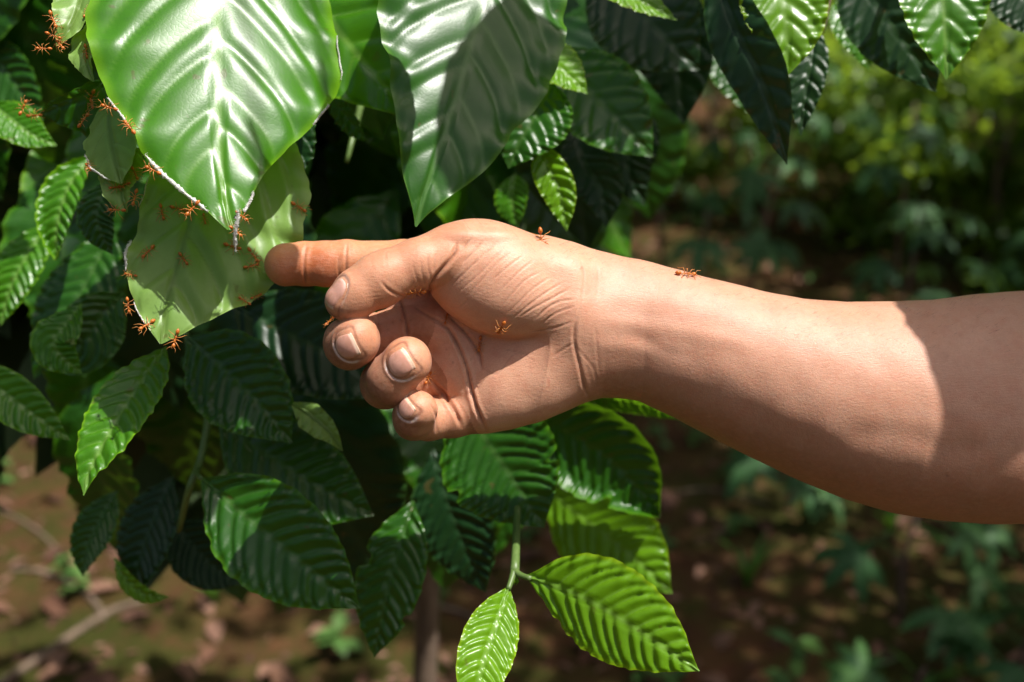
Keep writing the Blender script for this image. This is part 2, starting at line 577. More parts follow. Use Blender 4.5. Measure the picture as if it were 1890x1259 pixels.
def build_person():
    root = empty('person', tuple(at(1890, 760, DH)), cat='person',
                 label='bare right forearm and hand pointing its index finger at the pale ant-covered leaf')
    lo, hi = np.array((-500, -390, -300), np.float32), np.array((1420, 260, 190), np.float32)
    V, Q = surface_nets(hand_sdf, lo, hi, 2.4)
    V = np.concatenate([project(v, it=2) for v in np.array_split(V, 8)])
    N = np.concatenate([grad(hand_sdf, v, 1.2) for v in np.array_split(V, 8)]).astype(np.float32)
    u, v = pixel_uv(V)
    handv = u < 1290
    part = np.zeros(len(V), int)
    hi_ = np.where(handv)[0]
    D = hand_parts(V[hi_])
    part[hi_] = np.argmin(np.stack([D[p] for p in PARTS]), 0)
    pid = {p: i for i, p in enumerate(PARTS)}

    # --- colour of the skin itself: pinker palm, browner back, stains, dust
    palm = np.array((.635, .345, .225))
    tan = np.array((.45, .215, .12))
    inner = np.array((.56, .305, .205))
    back = np.array((.40, .20, .11))
    front = sstep(-.25, .55, N[:, 2])
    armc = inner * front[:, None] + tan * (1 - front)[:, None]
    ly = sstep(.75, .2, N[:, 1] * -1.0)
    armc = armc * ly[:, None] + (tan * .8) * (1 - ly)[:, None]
    handc = palm * front[:, None] + back * 1.15 * (1 - front)[:, None]
    t = sstep(1130, 1040, u + (v - 600) * .1)
    colr = armc * (1 - t)[:, None] + handc * t[:, None]
    # upper rim of thumb and first web is tanned back-of-hand skin
    rim = sstep(.25, .85, N[:, 1]) * sstep(1100, 980, u) * np.isin(part, [pid['thenar'], pid['palm'], pid['thumb'], pid['arm']])
    colr = colr * (1 - .55 * rim[:, None]) + (tan * 1.05) * (.55 * rim[:, None])
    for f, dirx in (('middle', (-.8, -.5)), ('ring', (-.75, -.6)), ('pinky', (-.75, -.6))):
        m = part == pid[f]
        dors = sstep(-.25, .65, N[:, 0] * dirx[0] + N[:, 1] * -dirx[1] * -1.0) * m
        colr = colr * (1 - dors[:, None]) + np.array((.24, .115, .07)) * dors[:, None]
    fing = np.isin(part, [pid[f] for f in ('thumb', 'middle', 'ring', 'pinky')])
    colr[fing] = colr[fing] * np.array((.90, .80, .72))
    m = part == pid['index']
    colr[m] = colr[m] * .35 + np.array((.56, .205, .06)) * .65
    for (cu, cv, ru, rv, a) in ((606, 486, 44, 40, .45), (592, 484, 22, 20, .95), (612, 500, 16, 14, .35), (585, 500, 16, 18, .7), (552, 500, 26, 26, .6), (578, 470, 24, 16, .5), (520, 490, 34, 34, .45)):
        g = np.exp(-((u - cu) / ru) ** 2 - ((v - cv) / rv) ** 2) * a * m
        colr = colr * (1 - g[:, None]) + np.array((.40, .075, .006)) * g[:, None]

    for (cu, cv, ru, rv, a, f) in ((672, 610, 26, 20, .45, 'middle'), (690, 650, 16, 24, .3, 'middle'), (744, 634, 26, 14, .4, 'ring'), (715, 646, 20, 14, .35, 'ring'), (700, 560, 40, 24, .3, 'thumb'),
                                   (620, 548, 16, 12, .3, 'thumb'), (776, 735, 16, 14, .2, 'pinky'), (790, 700, 22, 16, .5, 'ring')):
        g = np.exp(-((u - cu) / ru) ** 2 - ((v - cv) / rv) ** 2) * a * (part == pid[f])
        colr = colr * (1 - g[:, None]) + np.array((.52, .17, .06)) * g[:, None]
    # veins showing faintly through the skin of the forearm
    for line, a in (([(1120, 560), (1220, 590), (1330, 585), (1450, 640), (1600, 650)], .16), ([(1150, 640), (1260, 660), (1380, 720), (1500, 740)], .16), ([(1560, 700), (1680, 760), (1890, 770)], .16),
                    ([(1330, 585), (1420, 570), (1560, 590)], .12), ([(1700, 860), (1780, 820), (1890, 815)], .14)):
        L = smooth_line(line)
        i = np.where((N[:, 2] > 0) & (u > 1080))[0]
        d, s = poly_dist(u[i], v[i], L)
        g = np.exp(-(d / 8) ** 2) * a * np.minimum(1, np.minimum(s, 1 - s) * 5)
        colr[i] = colr[i] * (1 - g[:, None]) + np.array((.36, .24, .20)) * g[:, None]

    # --- fine lines carved into the surface
    disp = np.zeros(len(V), np.float32)
    dark = np.zeros(len(V), np.float32)
    frontal = N[:, 2] > -.1
    for line, dep, wid, dk, parts in CREASES:
        L = smooth_line(line)
        La = np.array(L)
        m = frontal & (u > La[:, 0].min() - 20) & (u < La[:, 0].max() + 20) & (v > La[:, 1].min() - 20) & (v < La[:, 1].max() + 20)
        m &= np.isin(part, [pid[p] for p in parts.split()])
        i = np.where(m)[0]
        if not len(i):
            continue
        d, s = poly_dist(u[i], v[i], L)
        jit = np.array([mnoise.noise((float(a) * .06, float(b) * .06, 3.1)) for a, b in zip(u[i], v[i])]) if len(i) < 40000 else 0
        d = np.maximum(d + jit * 1.0, 0)
        fade = np.minimum(1, np.minimum(s, 1 - s) * 5 + .12)
        g = np.exp(-(d / (wid * .72)) ** 2) * fade
        lip = np.exp(-((d - wid * 1.7) / (wid * .9)) ** 2) * fade
        disp[i] += -dep * .62 * g + dep * .16 * lip
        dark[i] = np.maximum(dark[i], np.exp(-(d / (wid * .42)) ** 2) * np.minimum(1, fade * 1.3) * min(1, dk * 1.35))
    # tendons and veins under the wrist, soft unevenness of flesh
    for line, dep, wid in (([(1085, 590), (1160, 598), (1260, 612), (1400, 640)], 2.2, 17), ([(1090, 640), (1150, 640), (1230, 652)], 1.6, 15),
                           ([(1130, 612), (1180, 622), (1230, 650), (1290, 660)], -1.2, 13), ([(1100, 545), (1180, 548), (1300, 560)], 1.2, 20),
                           ([(1500, 830), (1640, 800), (1760, 830), (1890, 800)], -3.0, 26), ([(1240, 700), (1400, 770), (1560, 850)], -2.0, 30)):
        L = smooth_line(line)
        i = np.where(frontal & (u > 1070))[0]
        d, s = poly_dist(u[i], v[i], L)
        disp[i] += dep * np.exp(-(d / wid) ** 2) * np.minimum(1, np.minimum(s, 1 - s) * 4)
    q = V * .021
    lump = np.array([mnoise.noise((float(a), float(b), float(c))) for a, b, c in q[::1]], np.float32)
    disp += lump * np.where(u > 1060, 1.1, 1.3)

    # --- nail beds: a shallow seat and a dusty cuticle
    nails = []
    for f, (c, dr, hl, hw) in NAILS.items():
        p = P(c[0], c[1], 150)
        ray = P(c[0], c[1], 0) - P(c[0], c[1], 150)
        ray = ray / np.linalg.norm(ray)
        for _ in range(60):
            p = p + ray * float(finger_sdf(p[None], f)[0]) * .9
        n = grad(lambda X: finger_sdf(X, f), p[None])[0]
        tdir = np.array((dr[0], -dr[1], 0.0))
        tdir = tdir - n * (tdir @ n)
        tdir /= np.linalg.norm(tdir)
        b = np.cross(n, tdir)
        rel = V - p
        a_, b_, c_ = rel @ tdir, rel @ b, rel @ n
        m = (part == pid[f]) & (np.abs(c_) < 26) & (np.abs(a_) < hl * 2.0) & (np.abs(b_) < hw * 2.0)
        # distance to the nail's rounded outline
        ex = np.where(a_ < 0, 2.2, 7.0)
        e = np.power(np.abs(a_ / hl) ** ex + np.abs(b_ / hw) ** ex + 1e-6, 1 / ex)
        ed = (e - 1) * min(hl, hw)
        back_side = sstep(hl * .55, -hl * .1, a_)
        disp[m] += (-1.5 * np.exp(-(ed[m] / 1.6) ** 2) * (.15 + .85 * back_side[m]) + .8 * np.exp(-((ed[m] - 4.5) / 2.5) ** 2) * back_side[m]) - .6 * (ed[m] < 0)
        dust = np.where(m, np.exp(-((ed - 1.4) / 1.4) ** 2) * back_side, 0) * (.95 if f != 'thumb' else .25)
        dust *= sstep(-.3, .5, -b_ * (1 if f != 'thumb' else -1) / hw + .55)
        colr = colr * (1 - dust[:, None]) + np.array((.84, .78, .74)) * dust[:, None]
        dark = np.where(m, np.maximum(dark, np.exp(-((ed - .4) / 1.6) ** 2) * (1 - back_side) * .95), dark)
        nails.append((f, p, n, tdir, b, hl, hw))
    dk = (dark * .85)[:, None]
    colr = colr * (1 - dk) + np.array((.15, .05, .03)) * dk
    # specks: small moles, scratches and grit
    rng = np.random.default_rng(5)
    spots = [(1748, 878, 4, .6), (1545, 880, 4, .4), (1378, 716, 4, .35), (1305, 690, 5, .2), (1500, 672, 5, .2), (1074, 494, 3, .5), (1396, 800, 5, .3),
             (858, 670, 2.5, .8), (836, 669, 2, .7), (871, 700, 2.2, .7), (862, 706, 2, .6), (1150, 508, 3, .3), (700, 640, 2, .5)]
    spots += [(rng.uniform(800, 900), rng.uniform(600, 740), rng.uniform(1, 1.8), .5) for _ in range(22)]
    spots += [(rng.uniform(1130, 1850), rng.uniform(520, 930), rng.uniform(1.2, 3), .22) for _ in range(60)]
    spots += [(rng.uniform(606, 780), rng.uniform(590, 800), rng.uniform(1, 2.6), .45) for _ in range(130)]
    spots += [(cx + rng.normal() * 9, cy + rng.normal() * 11, rng.uniform(1.5, 4), .4) for cx, cy in ((612, 628), (700, 728), (735, 790), (640, 590), (690, 700)) for _ in range(14)]
    spots += [(rng.uniform(1080, 1880), rng.uniform(480, 950), rng.uniform(5, 14), .09) for _ in range(140)]
    for (cu, cv, r, a) in spots:
        i = np.where((np.abs(u - cu) < 4 * r) & (np.abs(v - cv) < 4 * r) & frontal)[0]
        g = np.exp(-((u[i] - cu) ** 2 + (v[i] - cv) ** 2) / (r * r)) * a
        colr[i] = colr[i] * (1 - g[:, None]) + np.array((.16, .065, .04)) * g[:, None]
    for line, a in (([(1012, 700), (1013, 712)], .5), ([(1110, 686), (1135, 688)], .35), ([(1383, 722), (1376, 718)], .4)):
        i = np.where(frontal & (np.abs(u - line[0][0]) < 40) & (np.abs(v - line[0][1]) < 40))[0]
        d, s = poly_dist(u[i], v[i], line)
        g = np.exp(-(d / 1.6) ** 2) * a
        colr[i] = colr[i] * (1 - g[:, None]) + np.array((.45, .08, .04)) * g[:, None]

    V2 = V + N * disp[:, None]
    me = np_mesh('arm_and_hand', hand_to_world(V2), Q)
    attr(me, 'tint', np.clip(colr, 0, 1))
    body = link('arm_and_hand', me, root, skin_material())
    nm = nail_material()
    for f, p, n, tdir, b, hl, hw in nails:
        na, nb = 22, 20
        A, B = np.meshgrid(np.linspace(-1, 1, na), np.linspace(-1, 1, nb), indexing='ij')
        # square to superellipse
        ex = np.where(A < 0, 2.3, 8.0)
        sq = np.maximum(np.abs(A), np.abs(B)) / np.power(np.abs(A) ** ex + np.abs(B) ** ex + 1e-9, 1 / ex)
        A2, B2 = A * sq, B * sq
        X = (p + np.outer((A2 * hl).ravel(), tdir) + np.outer((B2 * hw).ravel(), b)).astype(np.float32)
        fs = lambda Y: finger_sdf(Y, f)
        for _ in range(4):
            X = X - (grad(fs, X) * fs(X)[:, None]).astype(np.float32)
        rim = np.maximum(np.abs(A), np.abs(B)).ravel()
        lift = .7 - 2.6 * sstep(.70, 1.0, rim) + 1.7 * sstep(.78, .95, A.ravel())
        top = X + grad(fs, X) * lift[:, None]
        bot = top - grad(fs, X) * 2.2
        Vn = np.concatenate([top, bot])
        idx = np.arange(na * nb).reshape(na, nb)
        q = np.stack([idx[:-1, :-1], idx[1:, :-1], idx[1:, 1:], idx[:-1, 1:]], -1).reshape(-1, 4)
        q2 = q[:, ::-1] + na * nb
        ring = np.concatenate([idx[0, :], idx[1:, -1], idx[-1, -2::-1], idx[-2:0:-1, 0]])
        rn = np.roll(ring, -1)
        sidef = np.stack([ring, rn, rn + na * nb, ring + na * nb], 1)
        mn = np_mesh('nail', hand_to_world(Vn), np.concatenate([q, q2, sidef]))
        attr(mn, 'along', np.tile((A.ravel() + 1) / 2, 2))
        link('nail', mn, root, nm)
    return root, body, V2, N, u, v, Q

def build_hairs(root, V, N, u, v):
    """Short fine hairs along the upper rim of the forearm and thumb."""
    rng = np.random.default_rng(11)
    M = NT('hair')
    M.done(M.n('ShaderNodeBsdfPrincipled', {'Base Color': (.03, .02, .015), 'Roughness': .45}).outputs[0])
    m = MB()
    def hair(i, L, lean, r=.00003):
        p = Vector(hand_to_world(V[i:i + 1])[0])
        n = (HX * N[i][0] + HY * N[i][1] + HZ * N[i][2])
        d = (n * .55 + HX * lean[0] + HY * lean[1] + HZ * lean[2]).normalized()
        sag = HX * rng.uniform(-.3, .5) - HY * rng.uniform(0, .2)
        pts = [p + d * L * t + sag * L * t * t * .6 for t in (0, .35, .7, 1)]
        m.tube(pts, [r, r * .9, r * .7, r * .3], 3)
    c = np.where((N[:, 1] > .45) & (u > 860) & (u < 1860) & (N[:, 2] > -.5))[0]
    for i in rng.choice(c, 420, replace=False):
        hair(i, rng.uniform(.001, .0032), (-.6 if u[i] < 1000 else .7, .1, rng.uniform(-.2, .3)))
    c = np.where((N[:, 2] > .3) & (u > 1150) & (u < 1880))[0]
    for i in rng.choice(c, 130, replace=False):
        hair(i, rng.uniform(.001, .002), (.8, -.3, 0), .000022)
    o = link('arm_hair', m.mesh('arm_hair'), root, M.m)
    o['kind'] = 'stuff'

person, arm_body, HV, HN, HU, HVV, HQ = build_person()
build_hairs(person, HV, HN, HU, HVV)

# the rolled shirt sleeve farther up the arm, beyond the right edge of the picture
def sleeve(root):
    V, F = [], []
    nu, nv_ = 26, 40
    for i in range(nu):
        u = 2330 + (2720 - 2330) * i / (nu - 1)
        up, lo, dp, cw = (np.interp(u, _au, ARM[:, k]) for k in (1, 2, 3, 4))
        c = P(u, (up + lo) / 2, cw)
        for j in range(nv_):
            a = 2 * math.pi * j / nv_
            e = 16 + (6 if i < 3 else 0) + 9 * mnoise.noise((u * .012, math.cos(a) * 1.6, math.sin(a) * 1.6)) + 22 * i / nu
            V.append(c + np.array((0, math.sin(a) * ((lo - up) / 2 + e), math.cos(a) * (dp + e)), np.float32))
    V += [V[j] - np.array((-6, 0, 0), np.float32) + (P(2330, 748, -42) - V[j]) * .05 for j in range(nv_)]
    b = nu * nv_
    for i in range(nu - 1):
        for j in range(nv_):
            k = (j + 1) % nv_
            F.append((i * nv_ + j, (i + 1) * nv_ + j, (i + 1) * nv_ + k, i * nv_ + k))
    for j in range(nv_):
        k = (j + 1) % nv_
        F.append((j, k, b + k, b + j))
    V.append(P(2722, 748, -58))
    me = bpy.data.meshes.new('shirt_sleeve')
    W_ = hand_to_world(np.array(V))
    me.from_pydata([tuple(map(float, w)) for w in W_], [], F + [((nu - 1) * nv_ + j, len(V) - 1, (nu - 1) * nv_ + (j + 1) % nv_) for j in range(nv_)])
    me.polygons.foreach_set('use_smooth', np.ones(len(me.polygons), bool))
    M = NT('cotton')
    M.done(M.n('ShaderNodeBsdfPrincipled', {'Base Color': M.ramp(M.noise(40), [(.3, (.10, .12, .14)), (.7, (.14, .16, .19))]), 'Roughness': .9}).outputs[0])
    link('shirt_sleeve', me, root, M.m)
sleeve(person)
# ------------------------------------------------------------------ leaves
def leaf_material(name, top, young, under, rough=.30, trans=.35, vein=(.16, .30, .05), coat=.0, glow=(.30, .55, .02), spec=.5):
    """Waxy upper side, pale matt under side, light passing through the blade."""
    M = NT(name)
    tc = M.n('ShaderNodeTexCoord').outputs['Object']
    oi = M.n('ShaderNodeObjectInfo').outputs['Random']
    v = M.attr('vein')
    e = M.attr('rim')
    pale = M.attr('spot')
    n1 = M.noise(38, tc, 4, .6)
    n2 = M.noise(320, tc, 3, .6)
    c = M.mix(M.ramp(n1, [(.3, 0), (.75, 1)]), top, young)
    c = M.mix(M.math('MULTIPLY', oi, .45), c, young)
    c = M.mix(M.math('MULTIPLY', M.ramp(n2, [(.45, 0), (.7, 1)]), .25), c, tuple(x * .7 for x in top))
    c = M.mix(M.math('MULTIPLY', v, .75), c, vein)
    c = M.mix(M.math('MULTIPLY', e, .75), c, (min(.30, young[0] * 3.2), min(.46, young[1] * 1.9), young[2] * 1.2))
    blot = M.ramp(M.noise(120, tc, 2, .5), [(.70, 0), (.74, 1)])
    c = M.mix(M.math('MULTIPLY', blot, .5), c, (.09, .06, .015))
    c = M.mix(pale, c, (.55, .60, .42))
    cu = M.mix(M.math('MULTIPLY', v, .8), under, tuple(min(1, x * 1.25) for x in under))
    cu = M.mix(M.math('MULTIPLY', M.ramp(n1, [(.35, 0), (.7, 1)]), .3), cu, tuple(x * .75 for x in under))
    bf = M.n('ShaderNodeNewGeometry').outputs['Backfacing']
    col = M.mix(bf, c, cu)
    # leaf tissue: faint net of small veins and cells
    vo = M.n('ShaderNodeTexVoronoi', {'Vector': tc, 'Scale': 420.0}, feature='DISTANCE_TO_EDGE').outputs['Distance']
    h = M.math('ADD', M.math('MULTIPLY', M.ramp(vo, [(0, 0), (.2, 1)]), .6), M.math('MULTIPLY', M.noise(150, tc, 4, .6), 2.0))
    bump = M.n('ShaderNodeBump', {'Strength': .08, 'Distance': .0003, 'Height': h}).outputs[0]
    r = M.math('ADD', M.math('ADD', rough, M.math('MULTIPLY', n2, .10)), M.math('MULTIPLY', bf, .25))
    p = M.n('ShaderNodeBsdfPrincipled', {'Base Color': col, 'Roughness': r, 'Normal': bump,
            'Specular IOR Level': spec, 'Coat Weight': coat, 'Coat Roughness': rough * .8})
    tcl = M.mix(M.math('MULTIPLY', v, .5), glow, tuple(x * .6 for x in glow))
    t = M.n('ShaderNodeBsdfTranslucent', {'Color': tcl})
    mx = M.n('ShaderNodeMixShader', {0: trans, 1: p.outputs[0], 2: t.outputs[0]})
    return M.done(mx.outputs[0])

LM = {
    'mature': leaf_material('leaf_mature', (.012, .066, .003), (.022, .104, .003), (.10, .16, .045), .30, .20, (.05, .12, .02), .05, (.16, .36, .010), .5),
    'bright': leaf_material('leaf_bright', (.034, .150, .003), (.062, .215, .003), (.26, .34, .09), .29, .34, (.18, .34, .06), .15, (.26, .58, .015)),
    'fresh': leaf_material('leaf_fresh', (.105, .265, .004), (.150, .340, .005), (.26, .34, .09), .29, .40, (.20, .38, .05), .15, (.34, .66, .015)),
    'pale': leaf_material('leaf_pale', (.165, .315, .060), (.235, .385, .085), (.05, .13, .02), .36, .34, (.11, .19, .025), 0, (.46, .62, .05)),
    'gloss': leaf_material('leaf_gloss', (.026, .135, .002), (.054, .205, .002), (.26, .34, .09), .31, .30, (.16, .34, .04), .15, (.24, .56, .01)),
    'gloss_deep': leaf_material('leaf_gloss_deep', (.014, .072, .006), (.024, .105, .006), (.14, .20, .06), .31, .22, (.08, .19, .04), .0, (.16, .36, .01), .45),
    'dark': leaf_material('leaf_dark', (.005, .026, .006), (.009, .040, .008), (.05, .08, .03), .36, .10, (.025, .06, .02), .0, (.08, .20, .010), .36),  # colour itself darkened so these leaves look deeper in shade
}

def spline(pts, n):
    """Catmull-Rom through n-D points, evenly spread over the control points; returns an (n, d) array."""
    p = np.array(pts, float)
    p = np.vstack([2 * p[0] - p[1], p, 2 * p[-1] - p[-2]])
    t = np.linspace(0, len(pts) - 1, n)
    i = np.minimum(t.astype(int), len(pts) - 2)
    f = (t - i)[:, None]
    a, b, c, d = p[i], p[i + 1], p[i + 2], p[i + 3]
    return .5 * (2 * b + (c - a) * f + (2 * a - 5 * b + 4 * c - d) * f ** 2 + (3 * b - a - 3 * c + d) * f ** 3)

PROF = [(0, 0.03), (.06, .22), (.15, .55), (.28, .86), (.42, 1.0), (.56, .98), (.70, .82), (.82, .56), (.91, .28), (.96, .12), (1, .0)]

def leaf_arrays(mid, wl, wr, roll=0.0, facing=None, nv=8, quilt=.0016, cup=.12, wave=.05, waves=7, nu=72, ns=13, seed=0, vang=.5, lift=.0, serr=.0, midw=.0011, curl=0.0, pw=.85, saw=.2, notch=()):
    """A leaf blade swept along a 3-D midrib.
    mid: world points base to tip; wl / wr: half widths in metres on either side as (t, w) lists; roll turns the blade about its midrib;
    quilt is how far the tissue puffs up between side veins; cup folds both halves up; wave undulates the edge."""
    rng = np.random.default_rng(seed)
    # spread the samples by arc length
    fine = spline([tuple(m) for m in mid], 200)
    seg = np.linalg.norm(np.diff(fine, axis=0), axis=1)
    cum = np.concatenate([[0], np.cumsum(seg)])
    L = cum[-1]
    tt = np.linspace(0, 1, nu)
    C = np.stack([np.interp(tt * L, cum, fine[:, k]) for k in range(3)], 1)
    T = np.gradient(C, axis=0)
    T /= np.linalg.norm(T, axis=1, keepdims=True)
    f = np.array(facing if facing is not None else -FWD, float)
    N = f - T * (T @ f)[:, None]
    N /= np.linalg.norm(N, axis=1, keepdims=True)
    B = np.cross(T, N)                      # to the left when looking from the front with the tip up
    ro = roll if hasattr(roll, '__len__') else (roll, roll)
    ra = np.interp(tt, np.linspace(0, 1, len(ro)), ro)
    co, si = np.cos(ra)[:, None], np.sin(ra)[:, None]
    N, B = N * co + B * si, B * co - N * si
    wl = np.interp(tt, [p[0] for p in wl], [p[1] for p in wl])
    wr = np.interp(tt, [p[0] for p in wr], [p[1] for p in wr])
    k5 = np.array((1, 2, 3, 2, 1)) / 9
    sm = lambda w: np.convolve(np.pad(w, 2, mode='edge'), k5, 'valid')
    wl, wr = sm(wl), sm(wr)
    wl[-1] = wr[-1] = 0.0004
    half = np.linspace(0, 1, ns) ** .9
    s = np.concatenate([-half[::-1], half[1:]])
    Sg, Tg = np.meshgrid(s, tt, indexing='xy')          # (nu, 2ns-1)
    a = np.abs(Sg)
    left = Sg > 0
    Wd = np.where(left, wl[:, None], wr[:, None])
    wm = np.maximum(wl, wr).max()
    rag = np.array([mnoise.noise((x * 26 + seed, 0.3, seed * .7)) for x in tt])
    rag2 = np.array([mnoise.noise((x * 26 + seed, 7.3, seed * .7)) for x in tt])
    Wd = Wd * (1 + serr * np.where(left, rag[:, None], rag2[:, None]) * a ** 3)
    for nt_, ns_, nd_, nw_ in notch:          # bites and tears in the edge
        Wd = Wd * (1 - nd_ * np.exp(-((Tg - nt_) / nw_) ** 4) * (left if ns_ > 0 else ~left))
    # side veins leave the midrib in alternation and sweep towards the tip
    ph0 = np.where(left, 0.0, 0.45)
    q = Tg - vang * (Wd / L) * 1.6 * (a ** 1.2) - .25 * (Wd / L) * a ** 4
    vj = .12 * np.sin(q * 31 + seed)
    ph = q * nv + ph0 + vj + .25
    fr = ph - np.floor(ph)
    puff = np.power(np.abs(np.sin(np.pi * fr)), pw)
    env = np.clip(a / .10, 0, 1) * np.clip((1 - a) / .20, .12, 1) * np.clip(np.minimum(Tg, 1 - Tg) * 9, 0, 1)
    H = quilt * (puff - .45) * env
    # the fall of the tissue from the puffed middle towards the vein on one side gives the corrugated look
    H += quilt * saw * np.sin(2 * np.pi * fr) * env
    H += cup * Wd * a ** 1.3
    H -= lift * Wd * a ** 2.5
    wv = np.sin(2 * np.pi * (Tg * waves + np.where(left, .0, .37)) + seed) * .7 + .5 * np.sin(2 * np.pi * (Tg * waves * 1.9) + seed * 2.1)
    H += wave * wm * wv * a ** 3 * np.clip(np.minimum(Tg, 1 - Tg) * 6, .0, 1)
    H -= midw * 1.2 * np.exp(-(a * Wd / (midw * 1.6)) ** 2)
    H += midw * 1.5 * np.exp(-(a * Wd / (midw * .55)) ** 2) * (1 - .6 * Tg)
    X = C[:, None, :] + B[:, None, :] * (Sg * Wd)[..., None] + N[:, None, :] * H[..., None]
    if curl:
        X += -N[:, None, :] * (curl * wm * np.clip((a - .72) / .28, 0, 1) ** 2)[..., None]
    nuu, nss = Sg.shape
    idx = np.arange(nuu * nss).reshape(nuu, nss)
    F = np.stack([idx[:-1, :-1], idx[1:, :-1], idx[1:, 1:], idx[:-1, 1:]], -1).reshape(-1, 4)
    vein = np.maximum(np.exp(-(a * Wd / (midw * 1.1)) ** 2), .75 * np.exp(-(np.minimum(fr, 1 - fr) / (.034 * nv / 8 + .01)) ** 2) * (1 - a) ** .5 * np.clip(Tg * 12, 0, 1))
    rim = np.clip((a - .90) / .10, 0, 1)
    return dict(V=X.reshape(-1, 3), F=F, vein=vein.ravel(), rim=rim.ravel(), shape=(nuu, nss), N=N, C=C, grid=X)

def leaf_mesh(A, spot=None):
    # front faces look along +N: order the corners for that
    me = np_mesh('leaf', A['V'], A['F'][:, ::-1])
    attr(me, 'vein', A['vein'])
    attr(me, 'rim', A['rim'])
    if spot is not None:
        attr(me, 'spot', spot)
    return me

coffee = empty('coffee_shrub', (-.12, 1.02, 0), cat='shrub', label='large coffee shrub with glossy drooping corrugated leaves behind the hand')
LEAF_PROXY = {}

def px_leaf(key, mid, wl, wr, mat, label=None, **kw):
    """A leaf of the shrub from its midrib (pixel x, pixel y, distance) and half widths in photo pixels."""
    pts = [at(*m) for m in mid]
    dm = sum(m[2] for m in mid) / len(mid)
    sc = lambda w: [(t, x * dm / FPX) for t, x in w] if hasattr(w, '__len__') else [(t, w * x * dm / FPX) for t, x in PROF]
    A = leaf_arrays(pts, sc(wl), sc(wr), **kw)
    o = link('leaf', leaf_mesh(A), coffee, LM[mat])
    if label:
        o['label'] = label
    LEAF_PROXY[key] = (A, o)
    return A, o
# the leaves of the shrub that the photograph shows in focus or nearly so
big = dict(nu=150, ns=30)
mid_ = dict(nu=110, ns=18)
# 1 the big sunlit leaf sewn to the nest
px_leaf('big', [(400, -260, .520), (401, -60, .499), (402, 130, .480), (406, 290, .466), (420, 390, .459), (434, 434, .457)],
        [(0, 5), (.08, 90), (.2, 171), (.33, 215), (.46, 228), (.56, 220), (.66, 192), (.74, 152), (.80, 133), (.86, 91), (.92, 45), (.97, 15), (1, 1)],
        [(0, 5), (.08, 93), (.2, 176), (.33, 220), (.46, 234), (.56, 239), (.64, 211), (.72, 162), (.80, 104), (.86, 71), (.92, 45), (.97, 15), (1, 1)],
        'gloss', 'big sunlit glossy leaf edged with white silk', roll=(-.38, -.40, -.40), nv=8.5, vang=.72, pw=1.0, saw=.0, quilt=.0012, cup=-.03, wave=.035, waves=5, seed=3, lift=.10, serr=.03, midw=.0013, **big)
# 2 the second big leaf, half in shade
px_leaf('second', [(948, -230, .562), (908, -60, .538), (868, 90, .518), (826, 230, .503), (790, 340, .495), (768, 418, .493)],
        [(0, 5), (.08, 96), (.2, 160), (.33, 192), (.45, 198), (.56, 176), (.66, 136), (.75, 102), (.84, 72), (.91, 42), (.96, 16), (1, 1)],
        [(0, 5), (.08, 80), (.2, 130), (.33, 160), (.45, 172), (.54, 165), (.62, 152), (.70, 118), (.78, 104), (.86, 72), (.93, 34), (.97, 12), (1, 1)],
        'gloss_deep', 'large glossy leaf above the hand half in shade', roll=(-.26, -.27, -.25), nv=9.5, vang=.72, pw=1.0, saw=.0, quilt=.0012, cup=.02, wave=.05, waves=6, seed=8, serr=.03, midw=.0011, **big)
# 3 the pale underside hanging below leaf 1, touched by the finger
px_leaf('pale', [(425, 190, .522), (392, 300, .506), (356, 390, .497), (330, 480, .490), (308, 560, .482), (296, 634, .477)],
        [(0, 20), (.1, 75), (.25, 105), (.40, 96), (.50, 92), (.60, 88), (.70, 92), (.80, 76), (.88, 50), (.95, 24), (1, 1)],
        [(0, 30), (.1, 130), (.25, 180), (.40, 200), (.52, 202), (.62, 186), (.72, 160), (.82, 118), (.90, 72), (.96, 34), (1, 1)],
        'pale', 'pale matt underside of a leaf touched by the fingertip', roll=(-.08, -.14, -.2), nv=5.5, pw=1.0, quilt=.0018, cup=-.10, wave=.05, waves=4, seed=21, serr=.04, midw=.0011, vang=.75, **big)
# 4 smaller pale pieces of the nest on the left
px_leaf('nest_left', [(205, 175, .500), (200, 225, .487), (208, 280, .480), (222, 338, .477)],
        [(0, 10), (.2, 42), (.5, 62), (.75, 52), (.92, 24), (1, 1)], [(0, 10), (.2, 36), (.5, 52), (.75, 46), (.92, 18), (1, 1)],
        'pale', 'small pale leaf piece sewn into the nest', roll=(.35, .1), nv=4, quilt=.0006, cup=-.1, wave=.06, waves=3, seed=5, serr=.06, **mid_)
px_leaf('nest_low', [(250, 270, .495), (236, 310, .488), (224, 350, .484), (232, 392, .482)],
        [(0, 8), (.3, 40), (.6, 42), (.85, 20), (1, 1)], [(0, 8), (.3, 30), (.6, 26), (.85, 14), (1, 1)],
        'pale', 'pale olive leaf scrap at the bottom of the nest', roll=(-.4, .3), nv=4, quilt=.0005, cup=.2, wave=.1, waves=3, seed=6, serr=.08, **mid_)
px_leaf('nest_top', [(160, -70, .500), (150, -10, .488), (132, 40, .481), (104, 84, .478)],
        [(0, 8), (.3, 46), (.6, 44), (.85, 22), (1, 1)], [(0, 8), (.3, 34), (.6, 30), (.85, 18), (1, 1)],
        'pale', 'pale curled leaf at the top of the nest', roll=(.3, -.2), nv=4, quilt=.0006, cup=.25, wave=.08, waves=3, seed=7, serr=.06, **mid_)
